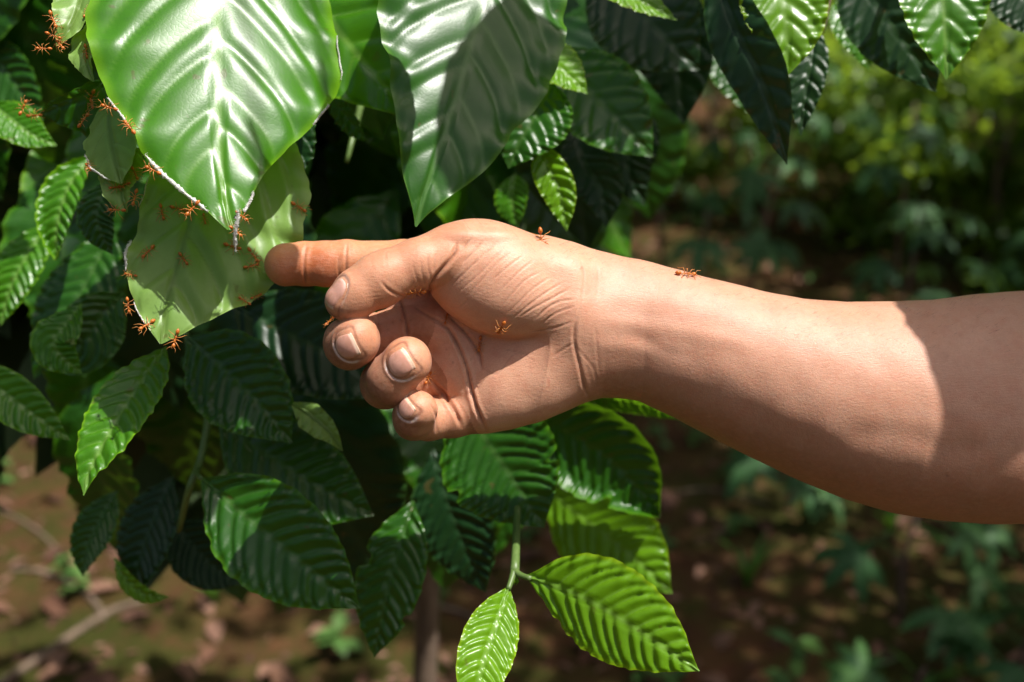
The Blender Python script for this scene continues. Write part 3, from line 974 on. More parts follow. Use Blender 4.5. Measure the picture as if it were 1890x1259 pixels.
px_leaf('nest_mid', [(170, 40, .492), (160, 80, .485), (158, 110, .481), (170, 150, .479)],
        [(0, 6), (.3, 28), (.6, 30), (.85, 14), (1, 1)], [(0, 6), (.3, 22), (.6, 22), (.85, 12), (1, 1)],
        'pale', 'narrow pale leaf scrap sewn beside the big leaf', roll=(.1, .4), nv=4, quilt=.0005, cup=.2, wave=.1, waves=3, seed=9, serr=.08, **mid_)
px_leaf('nest_edge', [(196, 150, .535), (160, 176, .530), (118, 190, .527), (70, 212, .528)],
        [(0, 6), (.2, 20), (.5, 18), (.8, 10), (1, 1)], [(0, 10), (.25, 60), (.5, 72), (.8, 34), (1, 1)],
        'mature', 'curled leaf with a bright yellow-green rim', roll=(-.7, -.6), nv=5, quilt=.001, cup=.2, wave=.06, waves=3, seed=10, **mid_)
# 5 leaf between the two big ones
px_leaf('between', [(540, -120, .60), (600, 20, .575), (650, 90, .563), (720, 170, .556), (760, 220, .556)],
        [(0, 5), (.2, 80), (.45, 130), (.7, 96), (.9, 36), (1, 1)], [(0, 5), (.2, 100), (.45, 150), (.7, 120), (.9, 46), (1, 1)],
        'bright', 'bright leaf showing between the two big leaves', roll=(.1, .1), nv=7, quilt=.002, cup=.05, wave=.04, seed=12, **mid_)
px_leaf('nest_dark', [(540, 190, .56), (548, 240, .552), (540, 300, .548), (520, 350, .546)],
        [(0, 8), (.3, 44), (.6, 50), (.85, 26), (1, 1)], [(0, 8), (.3, 36), (.6, 40), (.85, 20), (1, 1)],
        'dark', None, roll=.2, nv=6, quilt=.001, cup=.05, wave=.08, seed=13, **mid_)
px_leaf('small_olive', [(600, 165, .59), (640, 215, .585), (676, 262, .58)], 30, 26, 'mature', None, roll=.8, nv=6, quilt=.001, cup=.1, wave=.1, seed=14, **mid_)

# 6 lower leaves, base to tip
def low(key, mid, w, mat, label=None, **kw):
    k = dict(nv=11, quilt=.0019, cup=.10, wave=.05, waves=9, serr=.02, vang=.45)
    k.update(mid_)
    k.update(kw)
    px_leaf(key, mid, w, w, mat, label, **k)

low('low_left', [(306, 640, .550), (262, 700, .530), (206, 790, .510), (168, 860, .500), (152, 914, .495)], 64, 'bright', 'bright green leaf hanging over the sunlit soil', roll=(.2, .3, .35), seed=31)
low('low_mid', [(345, 622, .580), (410, 680, .568), (480, 748, .562), (538, 818, .560)], 86, 'mature', 'corrugated dark green leaf below the pale leaf', roll=(-.15, -.1), seed=32)
px_leaf('folded_tip', [(540, 745, .556), (575, 768, .553), (610, 800, .551), (632, 832, .551)], [(0, 4), (.3, 30), (.6, 26), (1, 1)], [(0, 4), (.3, 24), (.6, 20), (1, 1)], 'pale',
        'small folded pale leaf tip between dark leaves', roll=-.2, nv=4, quilt=.0005, cup=.15, wave=.1, seed=33, **mid_)
low('low_back', [(404, 775, .615), (500, 845, .607), (600, 905, .603), (690, 952, .602)], 88, 'mature', 'dark leaf with pale gleams between two brighter leaves', roll=(-.25, -.2), notch=((.55, 1, .2, .02),), seed=34)
low('low_gloss', [(372, 884, .560), (450, 950, .549), (560, 1040, .543), (664, 1124, .545)], 98, 'mature', 'broad glossy corrugated leaf at bottom left centre', roll=(-.1, -.05), nv=12, quilt=.0023, seed=35)
low('low_small', [(762, 924, .605), (740, 1000, .596), (712, 1100, .590), (690, 1214, .592)], 66, 'mature', 'hanging leaf with a sunlit tip below the fingers', roll=(.3, .25), notch=((.42, 1, .3, .05), (.7, -1, .2, .03)), seed=36)
low('low_palm', [(850, 738, .600), (896, 810, .590), (950, 890, .584), (1004, 974, .582)], 112, 'mature', 'dark broad leaf right below the palm', roll=(.15, .1), notch=((.66, -1, .22, .02), (.5, 1, .15, .03)), seed=37)
low('low_olive', [(800, 830, .66), (824, 920, .65), (860, 1010, .645), (896, 1094, .645)], 80, 'dark', None, roll=(.3, .4), seed=38)
low('low_right', [(1006, 900, .680), (1080, 960, .665), (1170, 1030, .650), (1240, 1096, .640)], 92, 'fresh', 'half shaded yellow-green leaf above the bright leaf', roll=(.1, .1), cup=-.05, notch=((.62, 1, .35, .03), (.3, -1, .25, .04)), seed=39)
low('low_wrist', [(972, 770, .655), (1050, 800, .643), (1140, 860, .637), (1218, 950, .638)], 88, 'mature', 'dark leaf with a lit rolled edge below the wrist', roll=(.35, .2), notch=((.72, 1, .3, .03),), seed=40, curl=-.25)
low('low_strip', [(1050, 722, .66), (1120, 735, .655), (1190, 750, .652), (1252, 776, .65)], 30, 'bright', 'light green leaf peeping out below the wrist', roll=(.9, .9), seed=41)
low('low_bright', [(972, 1064, .505), (1070, 1100, .490), (1180, 1164, .474), (1290, 1240, .464)], 92, 'fresh', 'brightest yellow-green corrugated leaf at bottom centre', roll=(.12, .1), cup=-.08, nv=13, quilt=.0017, seed=42)
low('low_pair', [(940, 1082, .505), (920, 1140, .492), (890, 1230, .476), (866, 1340, .464)], 54, 'fresh', 'narrow yellow-green leaf beside the brightest leaf', roll=(-.1, -.1), cup=-.02, nv=12, quilt=.0014, seed=43)
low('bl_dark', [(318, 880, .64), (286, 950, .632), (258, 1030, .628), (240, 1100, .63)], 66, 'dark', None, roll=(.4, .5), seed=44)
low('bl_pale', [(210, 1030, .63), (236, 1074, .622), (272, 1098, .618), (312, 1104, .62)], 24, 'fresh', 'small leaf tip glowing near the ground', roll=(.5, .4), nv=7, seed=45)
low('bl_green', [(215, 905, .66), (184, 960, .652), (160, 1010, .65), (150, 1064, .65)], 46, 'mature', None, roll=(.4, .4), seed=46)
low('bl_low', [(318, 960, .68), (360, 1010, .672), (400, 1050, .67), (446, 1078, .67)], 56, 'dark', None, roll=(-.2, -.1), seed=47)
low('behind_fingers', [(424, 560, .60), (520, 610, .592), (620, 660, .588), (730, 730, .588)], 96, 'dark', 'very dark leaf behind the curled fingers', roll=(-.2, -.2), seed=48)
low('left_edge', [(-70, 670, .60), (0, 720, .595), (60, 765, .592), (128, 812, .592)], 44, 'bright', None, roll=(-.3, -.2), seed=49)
low('left_quilt', [(210, 420, .65), (160, 520, .635), (110, 610, .628), (60, 700, .63)], 74, 'mature', None, roll=(.2, .3), seed=50)
low('left_quilt2', [(230, 540, .63), (190, 580, .622), (140, 640, .618), (80, 600, .62)], 60, 'mature', None, roll=(-.4, .2), seed=51)
low('left_lit', [(168, 290, .61), (128, 340, .598), (106, 410, .592), (104, 480, .594)], 44, 'bright', 'lit glossy leaf hanging at the left behind the nest', roll=(.3, .2), seed=52, curl=-.2)
low('left_lit2', [(150, 560, .60), (120, 600, .592), (100, 640, .588), (150, 690, .59)], 44, 'bright', None, roll=(.5, -.2), seed=53)
low('left_far', [(90, 410, .66), (50, 470, .65), (20, 530, .645), (0, 600, .645)], 48, 'bright', None, roll=(.2, .2), seed=54)
low('left_far2', [(-20, 190, .63), (20, 220, .62), (60, 250, .615), (104, 268, .615)], 40, 'bright', None, roll=(-.4, -.4), seed=55)
low('left_blue', [(-50, 60, .70), (10, 130, .69), (50, 190, .685), (80, 250, .685)], 50, 'mature', None, roll=(.2, .2), seed=56)
low('left_blue2', [(60, -60, .72), (44, 20, .71), (30, 80, .705), (20, 130, .705)], 46, 'mature', None, roll=(.3, .2), seed=57)
low('nest_hang', [(205, 330, .58), (185, 370, .572), (180, 410, .57), (206, 470, .57)], 40, 'mature', None, roll=(.2, .2), seed=58)

# 7 leaves to the right of the second big leaf and over the gap
low('r_lit', [(960, 60, .60), (1010, 105, .592), (1050, 140, .588), (1085, 172, .588)], 50, 'fresh', 'bright lit leaf right of the half shaded leaf', roll=(-.5, -.4), nv=8, quilt=.0011, seed=60)
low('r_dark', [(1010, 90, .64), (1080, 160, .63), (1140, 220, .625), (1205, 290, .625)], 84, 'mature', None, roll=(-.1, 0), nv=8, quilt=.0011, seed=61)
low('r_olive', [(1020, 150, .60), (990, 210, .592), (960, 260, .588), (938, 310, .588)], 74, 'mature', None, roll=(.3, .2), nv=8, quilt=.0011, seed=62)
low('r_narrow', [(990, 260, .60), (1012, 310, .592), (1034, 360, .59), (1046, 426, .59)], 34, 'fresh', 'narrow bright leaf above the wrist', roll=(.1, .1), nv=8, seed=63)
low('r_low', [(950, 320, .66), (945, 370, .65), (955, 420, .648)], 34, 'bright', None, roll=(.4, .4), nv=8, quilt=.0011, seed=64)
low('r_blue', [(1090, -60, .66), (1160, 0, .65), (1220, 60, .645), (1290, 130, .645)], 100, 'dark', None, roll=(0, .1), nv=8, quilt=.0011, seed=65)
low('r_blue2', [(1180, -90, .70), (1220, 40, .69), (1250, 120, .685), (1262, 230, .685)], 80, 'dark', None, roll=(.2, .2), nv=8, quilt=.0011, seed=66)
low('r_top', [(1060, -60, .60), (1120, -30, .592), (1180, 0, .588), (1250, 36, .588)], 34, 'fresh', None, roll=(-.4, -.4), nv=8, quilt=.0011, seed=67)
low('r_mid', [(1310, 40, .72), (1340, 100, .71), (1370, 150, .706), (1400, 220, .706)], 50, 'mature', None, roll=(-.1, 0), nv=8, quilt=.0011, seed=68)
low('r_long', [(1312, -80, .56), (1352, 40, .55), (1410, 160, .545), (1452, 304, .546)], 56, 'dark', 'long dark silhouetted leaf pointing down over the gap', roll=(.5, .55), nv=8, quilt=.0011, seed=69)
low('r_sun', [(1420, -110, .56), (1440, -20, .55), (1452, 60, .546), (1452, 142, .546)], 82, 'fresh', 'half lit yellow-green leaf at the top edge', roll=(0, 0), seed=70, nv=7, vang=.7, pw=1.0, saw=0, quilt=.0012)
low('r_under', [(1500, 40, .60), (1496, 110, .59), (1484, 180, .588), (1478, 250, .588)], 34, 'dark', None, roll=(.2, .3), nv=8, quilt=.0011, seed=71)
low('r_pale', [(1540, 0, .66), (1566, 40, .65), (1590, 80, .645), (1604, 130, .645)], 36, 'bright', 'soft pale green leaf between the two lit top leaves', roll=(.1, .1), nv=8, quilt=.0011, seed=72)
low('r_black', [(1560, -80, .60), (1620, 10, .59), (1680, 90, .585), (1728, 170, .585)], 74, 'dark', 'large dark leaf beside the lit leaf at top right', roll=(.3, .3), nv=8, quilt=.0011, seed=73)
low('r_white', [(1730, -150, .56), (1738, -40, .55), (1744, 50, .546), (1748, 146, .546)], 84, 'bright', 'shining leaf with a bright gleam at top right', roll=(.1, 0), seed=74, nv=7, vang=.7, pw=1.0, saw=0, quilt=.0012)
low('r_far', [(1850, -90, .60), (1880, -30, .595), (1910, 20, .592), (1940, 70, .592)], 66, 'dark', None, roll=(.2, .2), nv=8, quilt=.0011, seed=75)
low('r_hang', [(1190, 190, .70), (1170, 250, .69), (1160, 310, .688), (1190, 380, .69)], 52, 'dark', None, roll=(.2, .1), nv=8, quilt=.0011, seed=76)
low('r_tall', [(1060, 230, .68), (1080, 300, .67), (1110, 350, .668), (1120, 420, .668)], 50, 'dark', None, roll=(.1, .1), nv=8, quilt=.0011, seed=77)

# 8 unseen leaves added above the frame to throw shade on things below
SD = np.array(SUN)
SHADE = []
def shade_leaf(path, w, t, seed, mat='mature', dep=.48):
    """A leaf set t metres up the sunbeams from a path of places in the picture, square to the sun."""
    pts = [Vector(np.array(at(x, y, dep)) + SD * t) for x, y in path]
    k = dep / FPX
    ww = w if hasattr(w, '__len__') else [(p, q * w) for p, q in PROF]
    ww = [(p, q * k) for p, q in ww]
    A = leaf_arrays(pts, ww, ww, facing=SUN, nv=10, quilt=.0018, cup=.1, wave=.04, waves=6, nu=80, ns=12, seed=seed, vang=.5)
    link('leaf', leaf_mesh(A), coffee, LM[mat])
    SHADE.append((Vector(A['C'][0]), Vector(A['C'][0] - A['C'][6]).normalized()))
shade_leaf([(1765, 360), (1788, 600), (1796, 820), (1806, 990)], [(0, 10), (.1, 90), (.22, 150), (.5, 176), (.75, 174), (.88, 140), (.96, 70), (1, 2)], .30, 201)
shade_leaf([(2080, 420), (2110, 620), (2120, 840), (2100, 1030)], [(0, 10), (.1, 90), (.22, 150), (.5, 170), (.75, 150), (.9, 90), (1, 2)], .33, 202)
shade_leaf([(1046, -260), (1014, -60), (952, 180), (880, 430)], [(0, 10), (.15, 90), (.35, 128), (.6, 130), (.8, 112), (.93, 70), (1, 2)], .32, 203, dep=.505)
shade_leaf([(476, 580), (494, 660), (520, 740), (558, 830)], 70, .31, 204, dep=.57)
shade_leaf([(1070, -60), (1115, 80), (1150, 220), (1180, 350)], 100, .30, 205, dep=.645)
shade_leaf([(1210, -110), (1250, 30), (1270, 160), (1262, 290)], 92, .33, 206, dep=.675)
shade_leaf([(462, 350), (488, 440), (506, 520), (516, 590)], 46, .22, 207, dep=.485)
# ------------------------------------------------------------------ the rest of the coffee shrub: inner leaves, twigs, trunk
rng = random.Random(4)
def lib_leaf(seed, mat, w=.30, L=.15):
    r = random.Random(seed)
    droop = r.uniform(.02, .06)
    pts = [Vector((0, 0, 0)), Vector((L * .33, r.uniform(-.004, .004), .004)), Vector((L * .66, r.uniform(-.008, .008), -droop * .35)), Vector((L, r.uniform(-.012, .012), -droop))]
    ww = [(t, x * L * w / 2 * 1.25) for t, x in PROF]
    A = leaf_arrays(pts, ww, ww, notch=((r.uniform(.3, .8), 1, r.uniform(0, .35), .04),), facing=(0, 0, 1), roll=(0, r.uniform(-.3, .3)), nv=11, quilt=.0017, cup=.10, wave=.06, waves=8, nu=56, ns=9, seed=seed, vang=.45, serr=.02)
    me = leaf_mesh(A)
    me.materials.append(LM[mat])
    return me
INNER = [lib_leaf(100 + i, m, w) for i, (m, w) in enumerate((('mature', .46), ('mature', .42), ('dark', .5), ('dark', .44), ('mature', .5), ('bright', .44)))]

def place(me, name, parent, pos, d, up, scale):
    """Link a shared mesh with its +x along d and its +z near up."""
    d = d.normalized()
    y = up.cross(d)
    if y.length < 1e-4:
        y = Vector((0, 1, 0)).cross(d)
    y.normalize()
    z = d.cross(y)
    o = bpy.data.objects.new(name, me)
    COL.objects.link(o)
    o.parent = parent
    if parent is not None:
        o.matrix_parent_inverse = Matrix.Translation(parent.location).inverted()
    o.matrix_basis = Matrix.Translation(pos) @ Matrix((d, y, z)).transposed().to_4x4() @ Matrix.Scale(scale, 4)
    return o

n = 0
tries = 0
while n < 205 and tries < 9000:
    tries += 1
    px, py, dep = rng.uniform(-420, 1180), rng.uniform(-760, 980), rng.uniform(.66, 1.15)
    if px > 1000 - max(0, py - 150) * .25 and py > 120:
        continue
    if py > 640 and px > 900 or py > 850 or (px < 330 and py > 770):
        continue
    if px < -120 and rng.random() < .6 or py < -400 and rng.random() < .5:
        continue
    p = at(px, py, dep)
    out = Vector((p.x + .12, (p.y - 1.02) * .8 - .25, -.75 + rng.uniform(-.3, .25))) + Vector((rng.uniform(-.5, .5), rng.uniform(-.3, .3), 0))
    up = Vector((rng.uniform(-.4, .4), -.8 + rng.uniform(-.4, .4), .8))
    place(rng.choice(INNER), 'leaf', coffee, p, out, up, rng.uniform(.75, 1.25))
    n += 1

bark = NT('bark')
tc = bark.n('ShaderNodeTexCoord').outputs['Object']
st = bark.n('ShaderNodeMapping', {'Vector': tc, 'Scale': (60, 60, 14)}).outputs[0]
bn = bark.noise(1.0, st, 5, .65)
bark.done(bark.n('ShaderNodeBsdfPrincipled', {'Base Color': bark.ramp(bn, [(.3, (.07, .045, .03)), (.6, (.20, .14, .095)), (.8, (.28, .24, .19))]), 'Roughness': .85,
    'Normal': bark.n('ShaderNodeBump', {'Strength': .7, 'Distance': .003, 'Height': bn}).outputs[0]}).outputs[0])
twig = NT('green_twig')
twig.done(twig.n('ShaderNodeBsdfPrincipled', {'Base Color': twig.ramp(twig.noise(60, None, 3), [(.3, (.05, .11, .02)), (.7, (.13, .19, .05))]), 'Roughness': .45}).outputs[0])

def tube_obj(name, pts, rad, parent, mat, sides=8, sub=4):
    sp = spline([tuple(p) for p in pts], (len(pts) - 1) * sub + 1)
    rr = np.interp(np.linspace(0, 1, len(sp)), np.linspace(0, 1, len(rad)), rad)
    m = MB().tube([Vector(p) for p in sp], list(rr), sides)
    return link(name, m.mesh(name), parent, mat)

tube_obj('trunk', [(-.118, 1.02, -.02), (-.125, 1.02, .4), (-.10, 1.03, .9), (-.13, 1.0, 1.5), (-.12, .98, 2.1)], [.019, .016, .015, .012, .006], coffee, bark.m, 10)
for pts, rad in (
    ([(372, 740, .66), (384, 770, .63), (370, 850, .61), (350, 900, .60), (330, 980, .62)], [.0028, .0026, .0024, .0022, .0018]),
    ([(952, 800, .72), (955, 900, .62), (953, 990, .54), (950, 1056, .512)], [.0024, .0022, .0022, .0026]),
    ([(949, 1054, .512), (944, 1070, .508), (938, 1088, .504)], [.002, .0016, .0014]),
    ([(949, 1054, .512), (962, 1062, .508), (980, 1068, .503)], [.002, .0016, .0014]),
    ([(330, 600, .62), (345, 622, .60), (362, 690, .62), (372, 740, .66)], [.002, .0022, .0024, .0028]),
    ([(400, -260, .545), (420, -380, .60), (470, -420, .80), (700, -380, 1.0)], [.002, .003, .004, .006]),
    ([(948, -230, .585), (940, -330, .65), (820, -420, .85), (720, -420, 1.0)], [.002, .003, .004, .006]),
    ([(1316, -80, .56), (1330, -200, .60), (1120, -330, .80), (780, -400, 1.02)], [.002, .0034, .005, .007]),
    ([(1730, -150, .56), (1700, -260, .60), (1500, -280, .62), (1330, -220, .62)], [.002, .003, .0034, .004]),
    ([(1512, 60, .63), (1524, 0, .63), (1540, -120, .62), (1545, -270, .62)], [.003, .0032, .0034, .0036]),
    ([(640, 300, .62), (655, 240, .63), (690, 120, .70), (760, 0, .9)], [.0016, .002, .003, .004]),
    ([(372, 884, .58), (362, 872, .60), (368, 850, .61)], [.0014, .0018, .002]),
):
    tube_obj('branch', [at(*p) for p in pts], rad, coffee, twig.m if rad[0] < .0029 else bark.m)
# added branch and stalks that carry the unseen shade-casting leaves
hubs = [Vector((-.12, .98, 2.05)), Vector((.02, .80, 2.12)), Vector((.16, .62, 2.05)), Vector((.32, .50, 1.93)), Vector((.46, .42, 1.80))]
tube_obj('branch', hubs, [.007, .006, .005, .004, .0025], coffee, bark.m)
for k, (base, back) in enumerate(SHADE):
    if k in (2, 3, 6):                  # long stalks led up the sunbeams to keep their shadows faint
        up_ = base + SUN * .95
        tube_obj('branch', [base, base + SUN * .45 + back * .02, up_, (up_ + Vector((-.1, .98, 2.3))) * .5 + Vector((0, 0, .12)), Vector((-.12, .98, 2.08))], [.0010, .0012, .0016, .003, .005], coffee, twig.m, 6)
        continue
    h = min(hubs[1:], key=lambda p: (p - base).length)
    tube_obj('branch', [base, base + back * .03, (base + h) * .5 + Vector((0, .03, .03)), h], [.0012, .0014, .0018, .0024], coffee, twig.m, 6)
node_ = MB()
for k in range(4):
    c = at(951 + rng.uniform(-4, 4), 1062 + rng.uniform(-3, 6), .510)
    node_.tube([c, c + Vector((rng.uniform(-.001, .001), -.001, -.002)), c + Vector((0, -.001, -.004))], [.0007, .0009, .0003], 6)
link('bud', node_.mesh('bud'), coffee, LM['fresh'])

# silk that the ants have spun along the edges of the big leaf
sm = NT('silk')
fibre = sm.noise(900, sm.n('ShaderNodeMapping', {'Vector': sm.n('ShaderNodeTexCoord').outputs['Object'], 'Scale': (1, 1, .25)}).outputs[0], 3)
sd_ = sm.n('ShaderNodeBsdfDiffuse', {'Color': sm.ramp(fibre, [(.3, (.62, .60, .55)), (.7, (.86, .86, .84))])})
stl = sm.n('ShaderNodeBsdfTranslucent', {'Color': (.8, .8, .78)})
sm.done(sm.n('ShaderNodeMixShader', {0: .3, 1: sd_.outputs[0], 2: stl.outputs[0]}).outputs[0])

def silk_strip(leaf, path, width, seed):
    """Ragged felt of silk along a line of world points, with stray fibres."""
    r = random.Random(seed)
    P_ = [Vector(p) for p in spline([tuple(p) for p in path], 46)]
    m = MB()
    V, F = [], []
    for i, p in enumerate(P_):
        t = (P_[min(i + 1, len(P_) - 1)] - P_[max(i - 1, 0)]).normalized()
        b = t.cross(-FWD).normalized()
        w = width * (.4 + 1.1 * abs(mnoise.noise((i * .5, seed, .2)))) * min(1, 6 * min(i, len(P_) - 1 - i) / len(P_) + .15)
        for k in range(5):
            s = (k / 4 - .5) * 2
            V.append(p + b * s * w + (-FWD) * (.0009 + .0006 * (1 - s * s) + r.uniform(-.0002, .0002)) + t * r.uniform(-.0004, .0004))
    for i in range(len(P_) - 1):
        for k in range(4):
            a = i * 5 + k
            F.append((a, a + 5, a + 6, a + 1))
    m.add(V, F)
    for k in range(60):
        p = r.choice(P_) - FWD * .0012
        d = Vector((r.uniform(-1, 1), r.uniform(-.4, .2), r.uniform(-1, 1))).normalized()
        L = width * r.uniform(.8, 2.2)
        m.tube([p - d * L * .5, p + d * L * .1 - FWD * .0004, p + d * L * .6], .00007, 3)
    return link('silk', m.mesh('silk'), leaf, sm.m)

A, big_leaf = LEAF_PROXY['big']
G = A['grid']
nu_, ns_ = A['shape']
def edge(side, t0, t1, inset=0):
    j = inset if side < 0 else ns_ - 1 - inset
    ii = np.linspace(t0 * (nu_ - 1), t1 * (nu_ - 1), 8).astype(int)
    return [Vector(G[i, j]) for i in ii]
def sides():                       # which end of the grid row lies to the left in the picture
    u0 = world_to_pix(G[nu_ // 2, :1])[0][0]
    u1 = world_to_pix(G[nu_ // 2, -1:])[0][0]
    return (-1, 1) if u0 < u1 else (1, -1)
LS, RS = sides()
silk_strip(big_leaf, edge(LS, .68, .74), .0008, 1)
silk_strip(big_leaf, edge(LS, .81, .94, 1), .0015, 2)
silk_strip(big_leaf, edge(RS, .44, .56), .0006, 3)
silk_strip(big_leaf, edge(RS, .64, .70), .0008, 4)
silk_strip(big_leaf, edge(RS, .90, .95), .0010, 8)
silk_strip(big_leaf, [at(441, 388, .455), at(439, 410, .456), at(435, 435, .458), at(436, 464, .462)], .0014, 5)
A, pale_leaf = LEAF_PROXY['pale']
G = A['grid']
nu_, ns_ = A['shape']
LS, RS = sides()
silk_strip(pale_leaf, edge(LS, .64, .76), .0011, 6)
silk_strip(pale_leaf, edge(LS, .42, .52), .0004, 7)
silk_strip(pale_leaf, edge(LS, .86, .94), .0004, 9)
A, nl_leaf = LEAF_PROXY['nest_left']
G = A['grid']
nu_, ns_ = A['shape']
LS, RS = sides()
silk_strip(nl_leaf, edge(LS, .6, .95), .0008, 10)

# the shrub's dense top and back, mostly unseen, added to darken its inside
q = random.Random(9)
V, F, ve = [], [], []
src = INNER[0]
lv = [(0, 0, 0), (.03, .022, .004), (.075, .033, .006), (.12, .02, 0), (.15, 0, -.02), (.12, -.02, 0), (.075, -.033, .006), (.03, -.022, .004), (.075, 0, -.002)]
lf = [(0, 8, 1), (1, 8, 2), (2, 8, 3), (3, 8, 4), (4, 8, 5), (5, 8, 6), (6, 8, 7), (7, 8, 0)]
for i in range(1500):
    if i < 620:
        px, py, dep = q.uniform(-500, 1150), q.uniform(-1500, -260), q.uniform(.62, 1.25)
        if py > -420 and dep < .72:
            continue
    else:
        px, py, dep = q.uniform(-420, 960), q.uniform(-260, 800), q.uniform(.86, 1.35)
    if px < 260 and py > 560:
        continue
    p = at(px, py, dep)
    if (p - Vector((-.12, 1.0, 1.5))).length > .85:
        continue
    d = Vector((q.uniform(-1, 1), q.uniform(-1, .3), q.uniform(-.9, -.1))).normalized()
    u_ = Vector((q.uniform(-.5, .5), q.uniform(-.8, .2), 1))
    y = u_.cross(d).normalized()
    m_ = Matrix((d, y, d.cross(y))).transposed()
    b = len(V)
    s_ = q.uniform(.8, 1.3)
    V += [tuple(p + m_ @ (Vector(c) * s_)) for c in lv]
    F += [tuple(b + k for k in f) for f in lf]
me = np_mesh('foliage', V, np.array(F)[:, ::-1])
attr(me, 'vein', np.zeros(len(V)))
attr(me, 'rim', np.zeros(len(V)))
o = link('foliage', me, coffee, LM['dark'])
o['kind'] = 'stuff'
# ------------------------------------------------------------------ weaver ants
am = NT('ant_shell')
tc = am.n('ShaderNodeTexCoord').outputs['Object']
ac = am.ramp(am.noise(900, tc, 3), [(.3, (.40, .105, .014)), (.7, (.66, .215, .035))])
ac = am.mix(am.attr('pale'), ac, (.62, .30, .09))
ab = am.n('ShaderNodeBsdfPrincipled', {'Base Color': ac, 'Roughness': .32, 'Subsurface Weight': .25, 'Subsurface Scale': .0006, 'Subsurface Radius': (1, .4, .15)})
at_ = am.n('ShaderNodeBsdfTranslucent', {'Color': (.75, .30, .08)})
am.done(am.n('ShaderNodeMixShader', {0: .22, 1: ab.outputs[0], 2: at_.outputs[0]}).outputs[0])

def ant_mesh(seed):
    """A 9 mm worker: head, slender thorax, stalk and gaster as one body turned about its length, six long jointed legs, elbowed antennae."""
    r = random.Random(seed)
    mm = .001
    prof = [(4.6, .05, 0), (4.5, .38, 0), (4.1, .72, 0), (3.5, .86, .02), (2.9, .70, .05), (2.55, .34, .08), (2.35, .22, .10), (2.1, .34, .14), (1.6, .52, .20), (1.1, .48, .22), (.7, .30, .18), (.35, .27, .12), (0, .36, .12), (-.5, .40, .12),
            (-.9, .26, .08), (-1.15, .14, .04), (-1.4, .22, .08), (-1.6, .13, .04), (-1.8, .24, .04), (-2.2, .66, .08), (-2.8, .90, .12), (-3.5, .84, .10), (-4.1, .52, .02), (-4.5, .12, -.05)]
    bend = r.uniform(-.35, .35)
    lift = r.uniform(.0, .5)
    m = MB()
    pts, rad = [], []
    for x, ra, z in prof:
        y = bend * (x * x) / 16 * (1 if x > 0 else -.7)
        zz = z + (lift * max(0, -x - 1.2) ** 1.2 * .25)
        pts.append(Vector((x, y, zz)) * mm)
        rad.append(ra * mm)
    V, F = tube_arrays(pts, rad, 12)
    n = len(pts)
    F += [tuple(range(12))[::-1], tuple(range((n - 1) * 12, n * 12))]
    m.add(V, F)
    nb = len(m.V)
    for k, (x0, fx) in enumerate(((1.5, 2.6), (.6, .2), (-.2, -2.4))):
        for sgn in (-1, 1):
            j = lambda a: r.uniform(-a, a)
            hip = Vector((x0, sgn * .30, .05))
            knee = Vector((x0 + fx * .45 + j(.3), sgn * (1.7 + j(.3)), 1.25 + j(.3)))
            ank = Vector((x0 + fx * .95 + j(.5), sgn * (3.0 + j(.5)), -.3 + j(.15)))
            toe = ank + Vector((fx * .22, sgn * (.7 + j(.2)), -.42))
            m.tube([hip * mm, ((hip + knee) * .5 + Vector((0, 0, .12))) * mm, knee * mm, ((knee + ank) * .5 + Vector((0, sgn * .1, .05))) * mm, ank * mm, toe * mm],
                   [.19 * mm, .18 * mm, .14 * mm, .13 * mm, .11 * mm, .07 * mm], 6)
    for sgn in (-1, 1):
        a = Vector((4.1, sgn * .4, .35))
        b = Vector((4.9, sgn * 1.6, .9 + r.uniform(-.2, .3)))
        c = Vector((6.4 + r.uniform(-.3, .5), sgn * (1.9 + r.uniform(-.6, .6)), .3 + r.uniform(-.3, .4)))
        m.tube([a * mm, (a + b) * .5 * mm, b * mm, (b + c) * .5 * mm, c * mm], [.11 * mm, .10 * mm, .10 * mm, .10 * mm, .08 * mm], 5)
        m.tube([Vector((4.35, sgn * .3, -.1)) * mm, Vector((4.9, sgn * .35, -.15)) * mm, Vector((5.15, sgn * .05, -.15)) * mm], [.16 * mm, .12 * mm, .03 * mm], 5)
    eye = MB()
    me = m.mesh('ant')
    pv = np.zeros(len(m.V), np.float32)
    pv[nb:] = .7
    attr(me, 'pale', pv)
    me.materials.append(am.m)
    return me
ANTM = [ant_mesh(s) for s in (1, 2, 3, 4, 5)]

def bvh_of(o):
    me = o.data
    mw = o.matrix_world
    return BVHTree.FromPolygons([mw @ v.co for v in me.vertices], [tuple(p.vertices) for p in me.polygons])
bpy.context.view_layer.update()
TREES = {k: bvh_of(LEAF_PROXY[k][1]) for k in ('big', 'pale', 'nest_left', 'nest_low', 'nest_top', 'nest_mid', 'nest_edge', 'nest_dark', 'behind_fingers')}
if 'arm_body' in globals():
    TREES['hand'] = bvh_of(arm_body)

